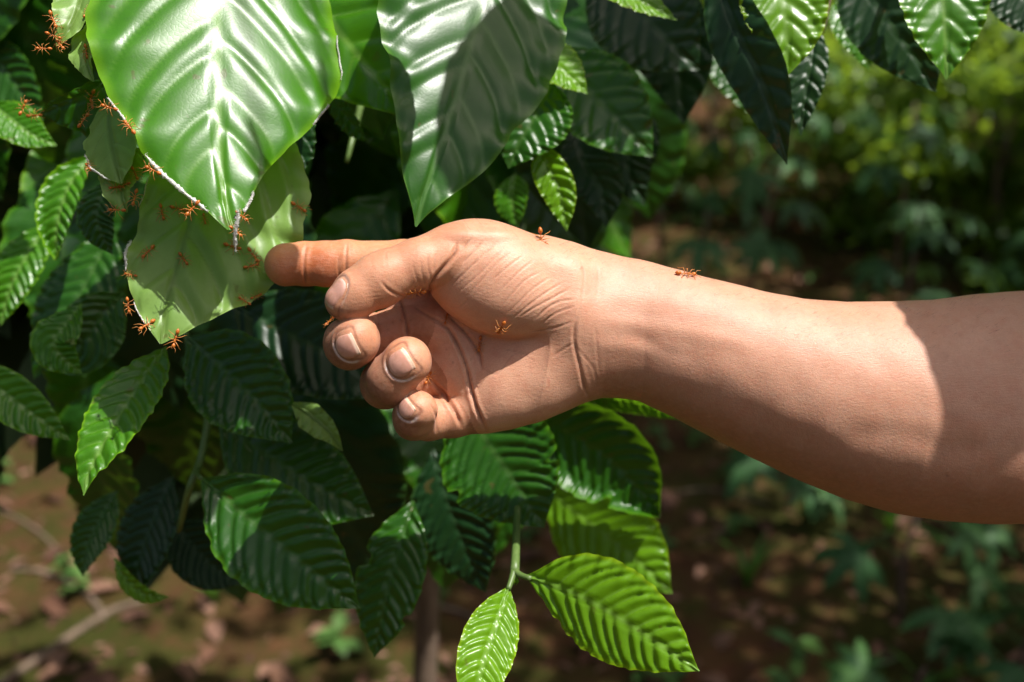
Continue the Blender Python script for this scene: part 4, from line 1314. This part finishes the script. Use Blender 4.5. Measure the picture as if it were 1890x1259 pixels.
def ant(px, py, ang, label, on, size=1.0, k=0, roll=0.0, flat=0.0, group='weaver ants running over the leaf nest'):
    """Set an ant on the surface 'on' where the line of sight meets it; ang is the way its head points in the picture (0 right, 90 up)."""
    d = (at(px, py, 1.0) - CAM).normalized()
    t = TREES.get(on)
    hit = t.ray_cast(CAM, d)[:2] if t else (None, None)
    if hit[0] is None:
        p0 = at(px, py, .50)
        for _ in range(6):                      # nearest place to the line of sight
            q = t.find_nearest(p0) if t else (p0, -FWD)
            s = (q[0] - CAM).dot(d)
            p0 = CAM + d * s
        pos, nrm = p0, (q[1] if q[1] is not None else -FWD)
    else:
        pos, nrm = hit
    if nrm.dot(d) > 0:
        nrm = -nrm
    if flat:
        nrm = nrm.lerp(-FWD, flat).normalized()
    size *= 1.12
    h = RIGHT * math.cos(R(ang)) + UP * math.sin(R(ang))
    h = (h - nrm * h.dot(nrm)).normalized()
    nrm = (Matrix.Rotation(roll, 3, h) @ nrm).normalized()
    o = place(ANTM[k % len(ANTM)], 'ant', None, pos + nrm * .0009 * size, h, nrm, size)
    tag(o, label, 'ant', group)
    return o

HG = 'weaver ants on the hand and arm'
ant(999, 441, -80, 'orange ant standing head down on the upper rim of the hand near the wrist', 'hand', 1.1, 0, group=HG, flat=.9)
ant(1264, 508, 0, 'orange ant walking along the top of the forearm', 'hand', 1.05, 1, group=HG, flat=.35)
ant(768, 537, 170, 'orange ant wedged in the crease below the thumb', 'hand', .95, 2, group=HG, flat=.3)
ant(926, 602, -110, 'orange ant with spread legs on the ball of the thumb', 'hand', .92, 3, group=HG)
ant(607, 589, 160, 'orange ant squeezed between the thumb tip and the middle finger', 'hand', .7, 4, group=HG)
ant(886, 634, -95, 'brown ant in the shaded hollow of the palm', 'hand', .8, 0, group=HG)
ant(790, 698, 60, 'small ant biting between the ring finger and the little finger', 'hand', .7, 1, group=HG)
ant(823, 590, 80, 'small dark ant on the palm just behind the middle finger', 'hand', .6, 2, group=HG)
# on the big leaf and its silk
ant(285, 316, 155, 'orange ant on the left edge of the big leaf where it narrows', 'big', .9, 0)
ant(357, 385, -135, 'orange ant straddling the white silk on the lower left edge of the big leaf', 'big', .95, 1)
ant(444, 399, -15, 'upper ant on the silk band at the tip of the big leaf', 'big', .75, 2)
ant(433, 428, -8, 'middle ant on the silk band at the tip of the big leaf', 'big', .75, 3)
ant(428, 456, -6, 'ant hanging below the tip of the big leaf in front of the pale leaf', 'pale', .95, 4)
ant(240, 238, 125, 'ant on the left edge of the big leaf beside the small pale leaf', 'big', .95, 3)
ant(204, 200, 165, 'ant in the gap between the big leaf and the small pale leaf', 'big', .85, 0)
# on the pale leaf
ant(299, 391, -80, 'dark ant near the upper left edge of the pale leaf', 'pale', .85, 1)
ant(330, 386, -10, 'brown ant on the pale leaf touching the silk of the big leaf', 'pale', .9, 2)
ant(377, 404, -80, 'ant half hidden under the silk on the pale leaf', 'pale', .6, 3)
ant(339, 478, -55, 'ant on the midrib of the pale leaf', 'pale', .8, 4)
ant(466, 471, -45, 'upper of two dark ants facing the pointing fingertip', 'pale', .9, 0)
ant(464, 492, 10, 'lower of two dark ants facing the pointing fingertip', 'pale', .8, 1)
ant(275, 466, -115, 'ant reaching out over the left edge of the pale leaf', 'pale', .9, 2)
ant(243, 508, 170, 'ant on the yellow rolled edge of the pale leaf', 'pale', .65, 3)
ant(239, 563, -80, 'ant climbing below the silk patch on the left edge of the pale leaf', 'pale', .8, 4)
ant(271, 601, -135, 'ant with outstretched legs near the lower left tip of the pale leaf', 'pale', .95, 0)
ant(324, 624, -110, 'ant hanging from the bottom tip of the pale leaf', 'pale', .95, 1)
ant(551, 382, -30, 'dark ant on the right edge of the pale leaf above the finger', 'pale', .9, 2)
ant(472, 546, 20, 'blurred dark ant under the fingertip beyond the edge of the pale leaf', 'pale', .6, 3)
ant(451, 557, 160, 'blurred brown ant at the lower right edge of the pale leaf', 'pale', .7, 4)
# on the scraps to the left
ant(97, 37, -65, 'ant at the very top of the nest beside the dark gap', 'nest_top', .9, 0)
ant(98, 66, -20, 'ant just under the topmost ant of the nest', 'nest_top', .75, 1)
ant(113, 83, -45, 'ant on the lower tip of the curled top leaf', 'nest_top', .85, 2)
ant(82, 91, 185, 'ant stretching out to the dark left of the curled top leaf', 'nest_top', .75, 3)
ant(163, 95, -60, 'ant on the narrow pale scrap beside the big leaf', 'nest_mid', .85, 4)
ant(161, 25, 80, 'small ant on the pale top leaf close to the big leaf', 'nest_top', .6, 0)
ant(44, 200, 60, 'blurred ant rearing up at the left end of the bright leaf rim', 'nest_edge', .9, 1)
ant(64, 213, 5, 'ant lying along the left end of the bright leaf rim', 'nest_edge', .85, 2)
ant(167, 176, -80, 'ant climbing between the bright rim leaf and the big leaf', 'nest_edge', .95, 3)
ant(172, 194, -60, 'ant on top of the small pale leaf', 'nest_left', .8, 4)
ant(157, 225, 75, 'ant on the upper left edge of the small pale leaf', 'nest_left', .9, 0)
ant(167, 310, -40, 'ant on the silk at the lower left of the small pale leaf', 'nest_left', .85, 1)
ant(250, 320, -60, 'ant on the olive scrap below the small pale leaf', 'nest_low', .8, 2)
ant(216, 346, 190, 'left ant of the pair at the foot of the small pale leaf', 'nest_low', .75, 3)
ant(231, 344, 0, 'right ant of the pair at the foot of the small pale leaf', 'nest_low', .75, 4)
ant(249, 365, -100, 'ant on the right side of the olive scrap above the dark gap', 'nest_low', .9, 0)
ant(218, 388, 175, 'lowest ant on the olive scrap of the nest', 'nest_low', .85, 1)
# ------------------------------------------------------------------ ground, litter, plants beyond
def gz(x, y):
    return .035 * mnoise.noise((x * .8, y * .8, 0)) + .018 * mnoise.noise((x * 2.9, y * 2.9, 4)) + .006 * mnoise.noise((x * 9, y * 9, 8)) + .012 * max(0, y - 3)

xs = np.concatenate([np.linspace(-140, -12, 10), np.linspace(-8, -2.4, 16), np.linspace(-2.2, 4.6, 150), np.linspace(5, 12, 16), np.linspace(16, 140, 10)])
ys = np.concatenate([np.linspace(-140, -8, 9), np.linspace(-5, .8, 12), np.linspace(1.0, 7.2, 150), np.linspace(7.6, 14, 14), np.linspace(18, 180, 12)])
Vg = [(x, y, gz(x, min(y, 14))) for x in xs for y in ys]
ny = len(ys)
Fg = [(i * ny + j, (i + 1) * ny + j, (i + 1) * ny + j + 1, i * ny + j + 1) for i in range(len(xs) - 1) for j in range(ny - 1)]
gm = NT('forest_soil')
tc = gm.n('ShaderNodeTexCoord').outputs['Object']
n1, n2, n3 = gm.noise(1.1, tc, 5, .6), gm.noise(7, tc, 5, .65), gm.noise(60, tc, 4, .65)
c = gm.ramp(n2, [(.25, (.034, .012, .005)), (.5, (.078, .027, .011)), (.75, (.15, .058, .026))])
c = gm.mix(gm.math('MULTIPLY', gm.ramp(n3, [(.4, 0), (.65, 1)]), .35), c, (.12, .065, .038))
moss = gm.math('MULTIPLY', gm.ramp(n1, [(.35, 0), (.50, 1)]), gm.ramp(gm.noise(14, tc, 5, .7), [(.38, 0), (.58, 1)]))
for cx_, cy_, rr_ in ((-1.0, 1.72, .55), (-.35, 1.75, .4), (1.0, 1.75, .5), (.75, 2.5, .45)):   # moss beds
    dd = gm.n('ShaderNodeVectorMath', {0: tc, 1: (cx_, cy_, 0)}, operation='DISTANCE').outputs['Value']
    bed = gm.math('MULTIPLY', gm.ramp(gm.math('DIVIDE', dd, rr_), [(.45, 1), (1.0, 0)]), gm.ramp(gm.noise(9, tc, 5, .7), [(.34, 0), (.52, 1)]))
    moss = gm.math('MAXIMUM', moss, bed)
c = gm.mix(gm.math('MULTIPLY', moss, .88), c, gm.mix(n3, (.014, .022, .002), (.042, .052, .004)))
gm.done(gm.n('ShaderNodeBsdfPrincipled', {'Base Color': c, 'Roughness': .95, 'Specular IOR Level': .2,
    'Normal': gm.n('ShaderNodeBump', {'Strength': .9, 'Distance': .02, 'Height': gm.math('ADD', n2, gm.math('MULTIPLY', n3, .6))}).outputs[0]}).outputs[0])
g = link('ground', np_mesh('ground', Vg, Fg), None, gm.m)
tag(g, kind='structure')

def soft_leaf_mat(name, stops, trans=.25, rough=.55, glow=(.2, .4, .03), und=None):
    M = NT(name)
    oi = M.n('ShaderNodeObjectInfo').outputs['Random']
    tc = M.n('ShaderNodeTexCoord').outputs['Object']
    lf = M.attr('leafrand')
    f = M.math('FRACT', M.math('ADD', M.math('ADD', oi, lf), M.math('MULTIPLY', M.noise(25, tc, 3), .25)))
    c = M.ramp(f, stops)
    if und:
        c = M.mix(M.n('ShaderNodeNewGeometry').outputs['Backfacing'], c, und)
    b = M.n('ShaderNodeBsdfPrincipled', {'Base Color': c, 'Roughness': rough, 'Specular IOR Level': .4,
        'Normal': M.n('ShaderNodeBump', {'Strength': .4, 'Distance': .002, 'Height': M.noise(90, tc, 4)}).outputs[0]})
    t = M.n('ShaderNodeBsdfTranslucent', {'Color': glow})
    return M.done(M.n('ShaderNodeMixShader', {0: trans, 1: b.outputs[0], 2: t.outputs[0]}).outputs[0])

DRY = soft_leaf_mat('dry_leaf', [(0, (.05, .02, .011)), (.3, (.10, .043, .023)), (.55, (.16, .08, .045)), (.8, (.22, .12, .08)), (1, (.08, .034, .018))], .08, .8, (.3, .15, .05))
r = random.Random(12)
def dry_mesh(seed):
    q = random.Random(seed)
    L = q.uniform(.055, .10)
    w = L * q.uniform(.18, .27)
    cz = q.uniform(.2, .9)
    tw = q.uniform(-.8, .8)
    nu, ns = 9, 5
    V = []
    for i in range(nu):
        t = i / (nu - 1)
        ww = w * math.sin(math.pi * min(1, max(.03, t)) ** .9) * (1 + .2 * mnoise.noise((t * 6, seed, 0)))
        for j in range(ns):
            s = j / (ns - 1) * 2 - 1
            a = tw * (t - .5)
            y, z = s * ww, cz * ww * s * s + .012 * math.sin(t * 3.1) * cz
            V.append((L * (t - .5), y * math.cos(a) - z * math.sin(a), y * math.sin(a) + z * math.cos(a) + .004))
    F = [(i * ns + j, (i + 1) * ns + j, (i + 1) * ns + j + 1, i * ns + j + 1) for i in range(nu - 1) for j in range(ns - 1)]
    me = np_mesh('dry_leaf', V, F)
    me.materials.append(DRY)
    return me
DRYM = [dry_mesh(i) for i in range(9)]

def spot_in_view(r, d0, d1):
    """A place on the ground inside the widened field of view."""
    y = d0 + (d1 - d0) * r.random() ** 1.3
    x = r.uniform(-.62, .62) * y * 1.02
    return x, y

def bush_here(x, y):
    return False

def put(me, name, x, y, z, rz, sc=1.0, tilt=(0, 0)):
    o = bpy.data.objects.new(name, me)
    COL.objects.link(o)
    o.location = (x, y, z)
    o.rotation_euler = (tilt[0], tilt[1], rz)
    o.scale = (sc,) * 3
    return o

for i in range(290):
    x, y = spot_in_view(r, 1.55, 4.6)
    if i % 4 == 0:
        x, y = r.uniform(-1.35, -.1), r.uniform(1.55, 2.9)
    o = put(r.choice(DRYM), 'dry_leaf', x, y, gz(x, y) + .002, r.uniform(0, 6.3), r.uniform(.6, 1.35), (r.gauss(0, .25), r.gauss(0, .25)))
    tag(o, 'dry curled brown leaf fallen on the reddish soil', 'dry leaf', 'dry leaves scattered on the soil')
# farther and smaller litter
V, F, lr = [], [], []
for i in range(2600):
    x, y = spot_in_view(r, 1.5, 9)
    x *= 1.0 if i % 3 else 1.9
    me = DRYM[i % 9]
    sc = r.uniform(.25, .6) if y < 4.6 else r.uniform(.6, 1.3)
    mat = Matrix.Translation((x, y, gz(x, y) + .002)) @ Matrix.Rotation(r.uniform(0, 6.3), 4, 'Z') @ Matrix.Rotation(r.gauss(0, .3), 4, 'X') @ Matrix.Scale(sc, 4)
    b = len(V)
    L, w = .08, .018
    pts = [(-L / 2, 0, 0), (-L * .2, w, .006), (L * .25, w * .8, .007), (L / 2, 0, 0), (L * .25, -w * .8, .008), (-L * .2, -w, .005)]
    V += [tuple(mat @ Vector(p)) for p in pts]
    F += [(b, b + 1, b + 2, b + 3), (b, b + 3, b + 4, b + 5)]
    lr += [r.random()] * 6
me = np_mesh('leaf_litter', V, F, False)
attr(me, 'leafrand', lr)
o = link('leaf_litter', me, None, DRY)
tag(o, 'fine brown leaf litter strewn over the soil', 'litter', kind='stuff')

# roots and twigs lying at the left
def ground_at(px, py):
    d = at(px, py, 1.0) - CAM
    p = CAM - d * (CAM.z / d.z)
    for _ in range(3):
        p = CAM + d * ((gz(p.x, p.y) - CAM.z) / d.z)
    return (p.x, p.y)
for pts, rad, lab in (
    ([(-120, 1340), (-20, 1280), (70, 1222), (150, 1166), (214, 1128), (290, 1104)], [.009, .009, .0095, .009, .008, .004], 'straight brown fallen branch lying diagonally on mossy soil'),
    ([(20, 1052), (80, 1058), (140, 1084), (180, 1120), (192, 1146)], [.004, .006, .007, .007, .006], 'short curved root joining the fallen branch'),
    ([(-60, 920), (40, 962), (100, 1010), (124, 1062)], [.003, .004, .004, .003], 'thin bent vine on the soil at the left'),
    ([(640, 1150), (800, 1120), (960, 1180)], [.005, .006, .004], 'straight brown twig under the coffee shrub'),
    ([(1180, 930), (1300, 905), (1420, 930)], [.004, .005, .003], 'brown twig lying in the shade behind the arm'),
    ([(0, 760), (60, 790), (130, 800)], [.006, .007, .004], 'pale stick on the sunlit soil')):
    pts = [ground_at(*p) for p in pts]
    p3 = [Vector((x, y, gz(x, y) + rr_ * .8)) for (x, y), rr_ in zip(pts, rad)]
    o = tube_obj('fallen_twig', p3, rad, None, bark.m, 8, 6)
    tag(o, lab, 'twig')

# seedlings and weeds
WEED = soft_leaf_mat('weed_leaf', [(0, (.03, .085, .02)), (.5, (.06, .15, .03)), (1, (.11, .21, .05))], .25)
def flat_leaf(L, w, n=5, droop=.15, fold=.15):
    """A small pointed leaf along +x as vertices and quads."""
    V = []
    for i in range(n + 1):
        t = i / n
        ww = w * math.sin(math.pi * min(1, .06 + .94 * t)) ** .8
        z = -droop * L * t * t + .05 * L * math.sin(t * 3)
        for s in (-1, 0, 1):
            V.append(Vector((L * t, s * ww, z + abs(s) * fold * ww)))
    F = [(i * 3 + k, (i + 1) * 3 + k, (i + 1) * 3 + k + 1, i * 3 + k + 1) for i in range(n) for k in (0, 1)]
    return V, F

def add_flat(m, rl, mat, L, w, q, **kw):
    V, F = flat_leaf(L, w, **kw)
    m.add([mat @ v for v in V], F)
    rl += [q] * len(V)

def seedling_mesh(seed):
    q = random.Random(seed)
    m, rl = MB(), []
    h = q.uniform(.05, .16)
    m.tube([Vector((0, 0, -.01)), Vector((q.uniform(-.01, .01), 0, h * .6)), Vector((q.uniform(-.02, .02), 0, h))], [.0016, .0014, .001], 5)
    rl += [.3] * len(m.V)
    for i in range(q.randint(7, 13)):
        z = h * (.35 + .65 * q.random())
        mat = Matrix.Translation((0, 0, z)) @ Matrix.Rotation(q.uniform(0, 6.3), 4, 'Z') @ Matrix.Rotation(q.uniform(-.5, .3), 4, 'Y')
        add_flat(m, rl, mat, q.uniform(.03, .06), q.uniform(.009, .015), q.random() * .4)
    me = m.mesh('seedling')
    attr(me, 'leafrand', rl)
    me.materials.append(WEED)
    return me
SEED = [seedling_mesh(i) for i in range(5)]
for i in range(46):
    x, y = spot_in_view(r, 1.6, 4.4)
    if i < 14:
        x, y = .45 + r.uniform(-.25, .35), 2.6 + r.uniform(-.6, .5)
    tag(put(r.choice(SEED), 'seedling', x, y, gz(x, y), r.uniform(0, 6.3), r.uniform(.6, 1.25)), 'low green seedling growing out of the leaf litter', 'seedling', 'seedlings on the shaded ground')

# young cassava plants with fingered leaves
CASS = soft_leaf_mat('cassava_leaf', [(0, (.022, .080, .022)), (.5, (.040, .115, .030)), (1, (.065, .155, .038))], .22, .6, (.14, .30, .06), (.12, .19, .10))
STEM = soft_leaf_mat('cassava_stem', [(0, (.10, .06, .05)), (1, (.16, .10, .07))], .0, .7)
def cassava_leaf(seed, nl):
    q = random.Random(seed)
    m, rl = MB(), []
    for i in range(nl):
        a = (i - (nl - 1) / 2) * R(40 if nl > 5 else 44) + q.uniform(-.1, .1)
        L = .115 * (1 - .11 * abs(i - (nl - 1) / 2)) * q.uniform(.9, 1.1)
        mat = Matrix.Rotation(a, 4, 'Z') @ Matrix.Rotation(q.uniform(.0, .35), 4, 'Y')
        add_flat(m, rl, mat, L, L * .155, q.random() * .25, n=7, droop=q.uniform(.1, .4), fold=.3)
    m.tube([Vector((-.09, 0, -.03)), Vector((-.04, 0, -.005)), Vector((.004, 0, 0))], [.0018, .0016, .0014], 5)
    rl += [.2] * (len(m.V) - len(rl))
    me = m.mesh('leaf')
    attr(me, 'leafrand', rl)
    me.materials.append(CASS)
    return me
CL = [cassava_leaf(i, n_) for i, n_ in enumerate((5, 5, 7, 6, 5))]

def cassava(x, y, h, nl, label, sc=1.0, spread=.16, seed=0):
    q = random.Random(seed)
    z0 = gz(x, min(y, 14))
    o = empty('cassava_plant', (x, y, z0), label=label, cat='plant', group='young cassava plants in the shade')
    lean = Vector((q.uniform(-.12, .12), q.uniform(-.15, .05), 1))
    top = Vector((x, y, z0)) + lean * h
    tube_obj('stem', [Vector((x, y, z0 - .02)), Vector((x, y, z0)) + lean * h * .5 + Vector((q.uniform(-.02, .02), 0, 0)), top], [.009 * sc, .007 * sc, .004 * sc], o, STEM, 6, 3)
    for i in range(nl):
        t = .35 + .65 * (i + 1) / nl
        a = i * 2.4 + q.uniform(-.4, .4)
        d = Vector((math.cos(a), math.sin(a), q.uniform(-.35, .25)))
        base = Vector((x, y, z0)) + lean * h * t
        pos = base + d * spread * q.uniform(.6, 1.1) * sc
        place(q.choice(CL), 'leaf', o, pos, Vector((d.x, d.y, q.uniform(-.7, -.1))), Vector((q.uniform(-.2, .2), q.uniform(-.5, .1), 1)), sc * q.uniform(.8, 1.2))
    return o

for i, (x, y, h, nl, lab) in enumerate((
    (.92, 1.93, .30, 7, 'small cassava plant with pale fingered leaves nearest below the forearm'),
    (1.10, 1.72, .20, 8, 'low cassava sprout in the bottom right corner'),
    (.82, 1.62, .14, 5, 'tiny cassava sprout beside the bright grass blades'),
    (1.22, 2.25, .40, 9, 'dark cassava plant just under the elbow'),
    (.78, 2.45, .22, 6, 'round leaved dark sprout below the middle of the forearm'),
    (1.42, 2.0, .34, 8, 'cassava plant at the right edge below the arm'),
    (.62, 3.4, .62, 9, 'cassava plant rising behind the wrist'),
    (.30, 3.9, .80, 10, 'grey green cassava plant left of the gap behind the wrist'),
    (.98, 3.9, .78, 10, 'cassava plant with starry leaves above the forearm'),
    (.72, 4.5, 1.0, 10, 'tall cassava plant in the middle of the gap'),
    (1.45, 3.5, .60, 9, 'cassava plant above the lit part of the forearm'),
    (1.75, 4.3, .85, 10, 'dark cassava plant at the right behind the elbow'),
    (1.25, 4.9, .95, 10, 'far cassava plant under the top right leaves'),
    (2.1, 3.7, .60, 9, 'cassava plant at the far right above the elbow'))):
    cassava(x, y, h, nl, lab, 1.0 if y < 3 else 1.25, .15, 40 + i)

# two bright grass blades
GR = soft_leaf_mat('grass_blade', [(0, (.07, .20, .03)), (1, (.12, .28, .05))], .3, .45)
for x, y, lab in ((.70, 1.58, 'bright grass blades at the bottom right'), (1.02, 2.3, 'thin grass tuft below the elbow'), (-.72, 2.0, 'small grass tuft at the left by the fallen branch'), (.86, 1.66, 'long pale grass blades at the bottom edge right of centre'), (1.0, 1.85, 'grass tuft between the two low cassava sprouts'), (1.16, 2.6, 'grass tuft in the dark below the upper arm'), (.58, 2.05, 'sparse grass tuft on the open soil below the forearm'), (.9, 3.1, 'grass tuft hidden behind the forearm')):
    m = MB()
    for k in range(9):
        a, L = r.uniform(0, 6.3), r.uniform(.09, .21)
        d = Vector((math.cos(a), math.sin(a), 0))
        pts = [Vector((x, y, gz(x, y) - .005)) + d * L * .45 * t * t + Vector((0, 0, L * t * (1 - .25 * t))) for t in (0, .25, .5, .75, 1)]
        b = d.cross(Vector((0, 0, 1)))
        V = []
        for p, w in zip(pts, (.005, .007, .007, .005, .0006)):
            V += [p - b * w, p - Vector((0, 0, .002)), p + b * w]
        m.add(V, [(i * 3 + j, i * 3 + j + 3, i * 3 + j + 4, i * 3 + j + 1) for i in range(4) for j in (0, 1)])
    o = link('grass_tuft', m.mesh('grass_tuft'), None, GR)
    tag(o, lab, 'grass')

# ------------------------------------------------------------------ shrubs and trees that close the view and shade the ground
FOL = soft_leaf_mat('bush_foliage', [(0, (.030, .085, .012)), (.35, (.065, .14, .014)), (.6, (.13, .21, .016)), (.85, (.045, .10, .025)), (1, (.23, .30, .03))], .42, .45, (.42, .60, .04))
FOLD = soft_leaf_mat('tree_foliage', [(0, (.020, .055, .012)), (.5, (.040, .090, .015)), (1, (.07, .13, .02))], .22, .45, (.22, .38, .03))
def cloud_mesh(seed, n, rx, rz, L, mat, clumps=26, hollow=.55):
    """Foliage: leaves gathered in clumps round branch ends through an uneven volume."""
    q = np.random.default_rng(seed)
    c = q.normal(size=(clumps, 3))
    c /= np.linalg.norm(c, axis=1, keepdims=True)
    c *= (hollow + (1 - hollow) * q.random((clumps, 1))) * np.array((rx, rx, rz))
    cs = q.uniform(.14, .34, clumps) * rx
    k = q.integers(0, clumps, n)
    P0 = c[k] + q.normal(size=(n, 3)) * cs[k][:, None] * np.array((1, 1, .6)) * .6
    a = q.uniform(0, 2 * np.pi, n)
    el = q.normal(-.35, .4, n)
    d = np.stack([np.cos(a) * np.cos(el), np.sin(a) * np.cos(el), np.sin(el)], 1)
    b = np.stack([-np.sin(a), np.cos(a), q.normal(0, .45, n)], 1)
    b /= np.linalg.norm(b, axis=1, keepdims=True)
    nn = np.cross(d, b)
    Ls = (L * q.uniform(.65, 1.3, n))[:, None]
    w = Ls * .21
    V = np.stack([P0, P0 + d * Ls * .35 + b * w - nn * Ls * .03, P0 + d * Ls - nn * Ls * .12, P0 + d * Ls * .35 - b * w - nn * Ls * .03, P0 + d * Ls * .7 + b * w * .75 - nn * Ls * .06, P0 + d * Ls * .7 - b * w * .75 - nn * Ls * .06], 1)
    i = np.arange(n)[:, None] * 6
    F = np.concatenate([i + np.array((0, 3, 1, 1)), ], 0)
    tri = np.concatenate([i + np.array((0, 3, 1)), i + np.array((1, 3, 5)), i + np.array((1, 5, 4)), i + np.array((4, 5, 2))], 0)
    me = np_mesh('crown', V.reshape(-1, 3), tri, False)
    attr(me, 'leafrand', np.repeat(q.random(n) * .8, 6))
    me.materials.append(mat)
    return me

SHRUBM = [cloud_mesh(60 + i, 3000, .50, .62, .066, FOL, 24) for i in range(4)]
TREEM = [cloud_mesh(80 + i, 7000, 1.9, 1.1, .13, FOLD, 46) for i in range(3)]
FARM = [cloud_mesh(90 + i, 6000, 2.6, 3.4, .22, FOLD, 60, .35) for i in range(3)]

def woody(name, me, x, y, h, sc, label, group, rz, trunk_r, cat, lean=(0, 0)):
    z0 = gz(x, min(y, 14))
    o = empty(name, (x, y, z0), label=label, cat=cat, group=group)
    top = Vector((x + lean[0], y + lean[1], z0 + h))
    b = Vector((x, y, z0))
    tube_obj('trunk' if cat == 'tree' else 'stem', [b - Vector((0, 0, .1)), b + Vector((trunk_r, 0, h * .35)), b.lerp(top, .7) - Vector((trunk_r, 0, 0)), top], [trunk_r * 1.25, trunk_r, trunk_r * .8, trunk_r * .45], o, bark.m, 8, 4)
    for k in range(4):
        a = rz + k * 1.6
        e = top + Vector((math.cos(a) * .6, math.sin(a) * .6, .25)) * sc * (1.0 if cat == 'tree' else .35)
        tube_obj('branch', [b.lerp(top, .75), b.lerp(top, .9).lerp(e, .5), e], [trunk_r * .5, trunk_r * .36, trunk_r * .15], o, bark.m, 6, 3)
    c = bpy.data.objects.new('crown', me)
    COL.objects.link(c)
    c.parent = o
    c.location = top - Vector((x, y, z0))
    c.rotation_euler = (0, 0, rz)
    c.scale = (sc,) * 3
    c['kind'] = 'stuff'
    return o

r = random.Random(77)
spots = [(1.2, 5.8), (2.0, 5.2), (2.7, 4.7), (3.2, 5.6), (2.4, 6.3), (1.6, 6.8), (.7, 6.4), (3.0, 7.0), (3.9, 6.2), (.0, 6.9), (-.8, 6.0), (-2.0, 6.6), (-1.7, 4.6), (-2.6, 4.2), (-3.1, 5.6), (4.6, 7.4), (2.2, 8.0), (1.0, 8.4), (3.4, 8.6), (5.4, 8.4), (4.0, 4.9), (1.75, 5.6), (2.5, 5.6), (3.3, 5.0), (2.2, 4.7), (3.0, 4.2)]
for i, (x, y) in enumerate(spots):
    hh = r.uniform(.45, .8) if y < 6 else r.uniform(.8, 1.4)
    woody('shrub', SHRUBM[i % 4], x + r.uniform(-.15, .15), y + r.uniform(-.15, .15), hh, r.uniform(.9, 1.35), 'out of focus leafy shrub in the plantation behind', 'blurred shrubs behind the hand', r.uniform(0, 6.3), .02, 'shrub')
# shade trees: unseen crowns added to darken the ground beyond the coffee shrub
for i, (x, y, h, sc) in enumerate(((-.6, 4.3, 4.6, .9), (2.4, 2.0, 3.6, .85), (4.9, 1.6, 4.0, .9), (-3.0, 5.6, 3.9, 1.1), (2.0, 3.1, 4.0, .62), (7.4, 9.4, 4.3, 1.2), (8.4, 5.6, 4.2, 1.2), (-.9, 9.4, 4.4, 1.2), (2.6, 10.8, 4.6, 1.3))):
    lx, ly = ((-2.6, 9.6), (-1.2, 10.2), (5.6, 3.2), (-5.8, 6.2), (.2, 10.8), (4.9, 9.4), (7.2, 4.8), (-1.4, 11.0), (2.8, 11.6))[i]
    woody('shade_tree', TREEM[i % 3], lx, ly, h, sc, 'tree added to shade the ground, thin trunk far back, crown out of view', 'trees added to shade the plantation', r.uniform(0, 6.3), .05, 'tree', (x - lx, y - ly))
for i in range(22):
    a = -1.25 + 2.5 * i / 21
    d = r.uniform(13, 22)
    woody('tree', FARM[i % 3], math.sin(a) * d, math.cos(a) * d, r.uniform(3.4, 5.0), r.uniform(.9, 1.4), 'unseen bushy tree added around the camera to block low sky', 'trees at the far edge', r.uniform(0, 6.3), .14, 'tree')
# unseen trees added behind and beside the camera to block the low sky
for i, (x, y) in enumerate(((-7, -5), (-2.5, -8), (3, -8.5), (8, -5.5), (9, 1), (-9, 1))):
    woody('tree', FARM[i % 3], x, y, 3.2, 1.0, 'unseen bushy tree added around the camera to block low sky', 'trees at the far edge', r.uniform(0, 6.3), .14, 'tree')
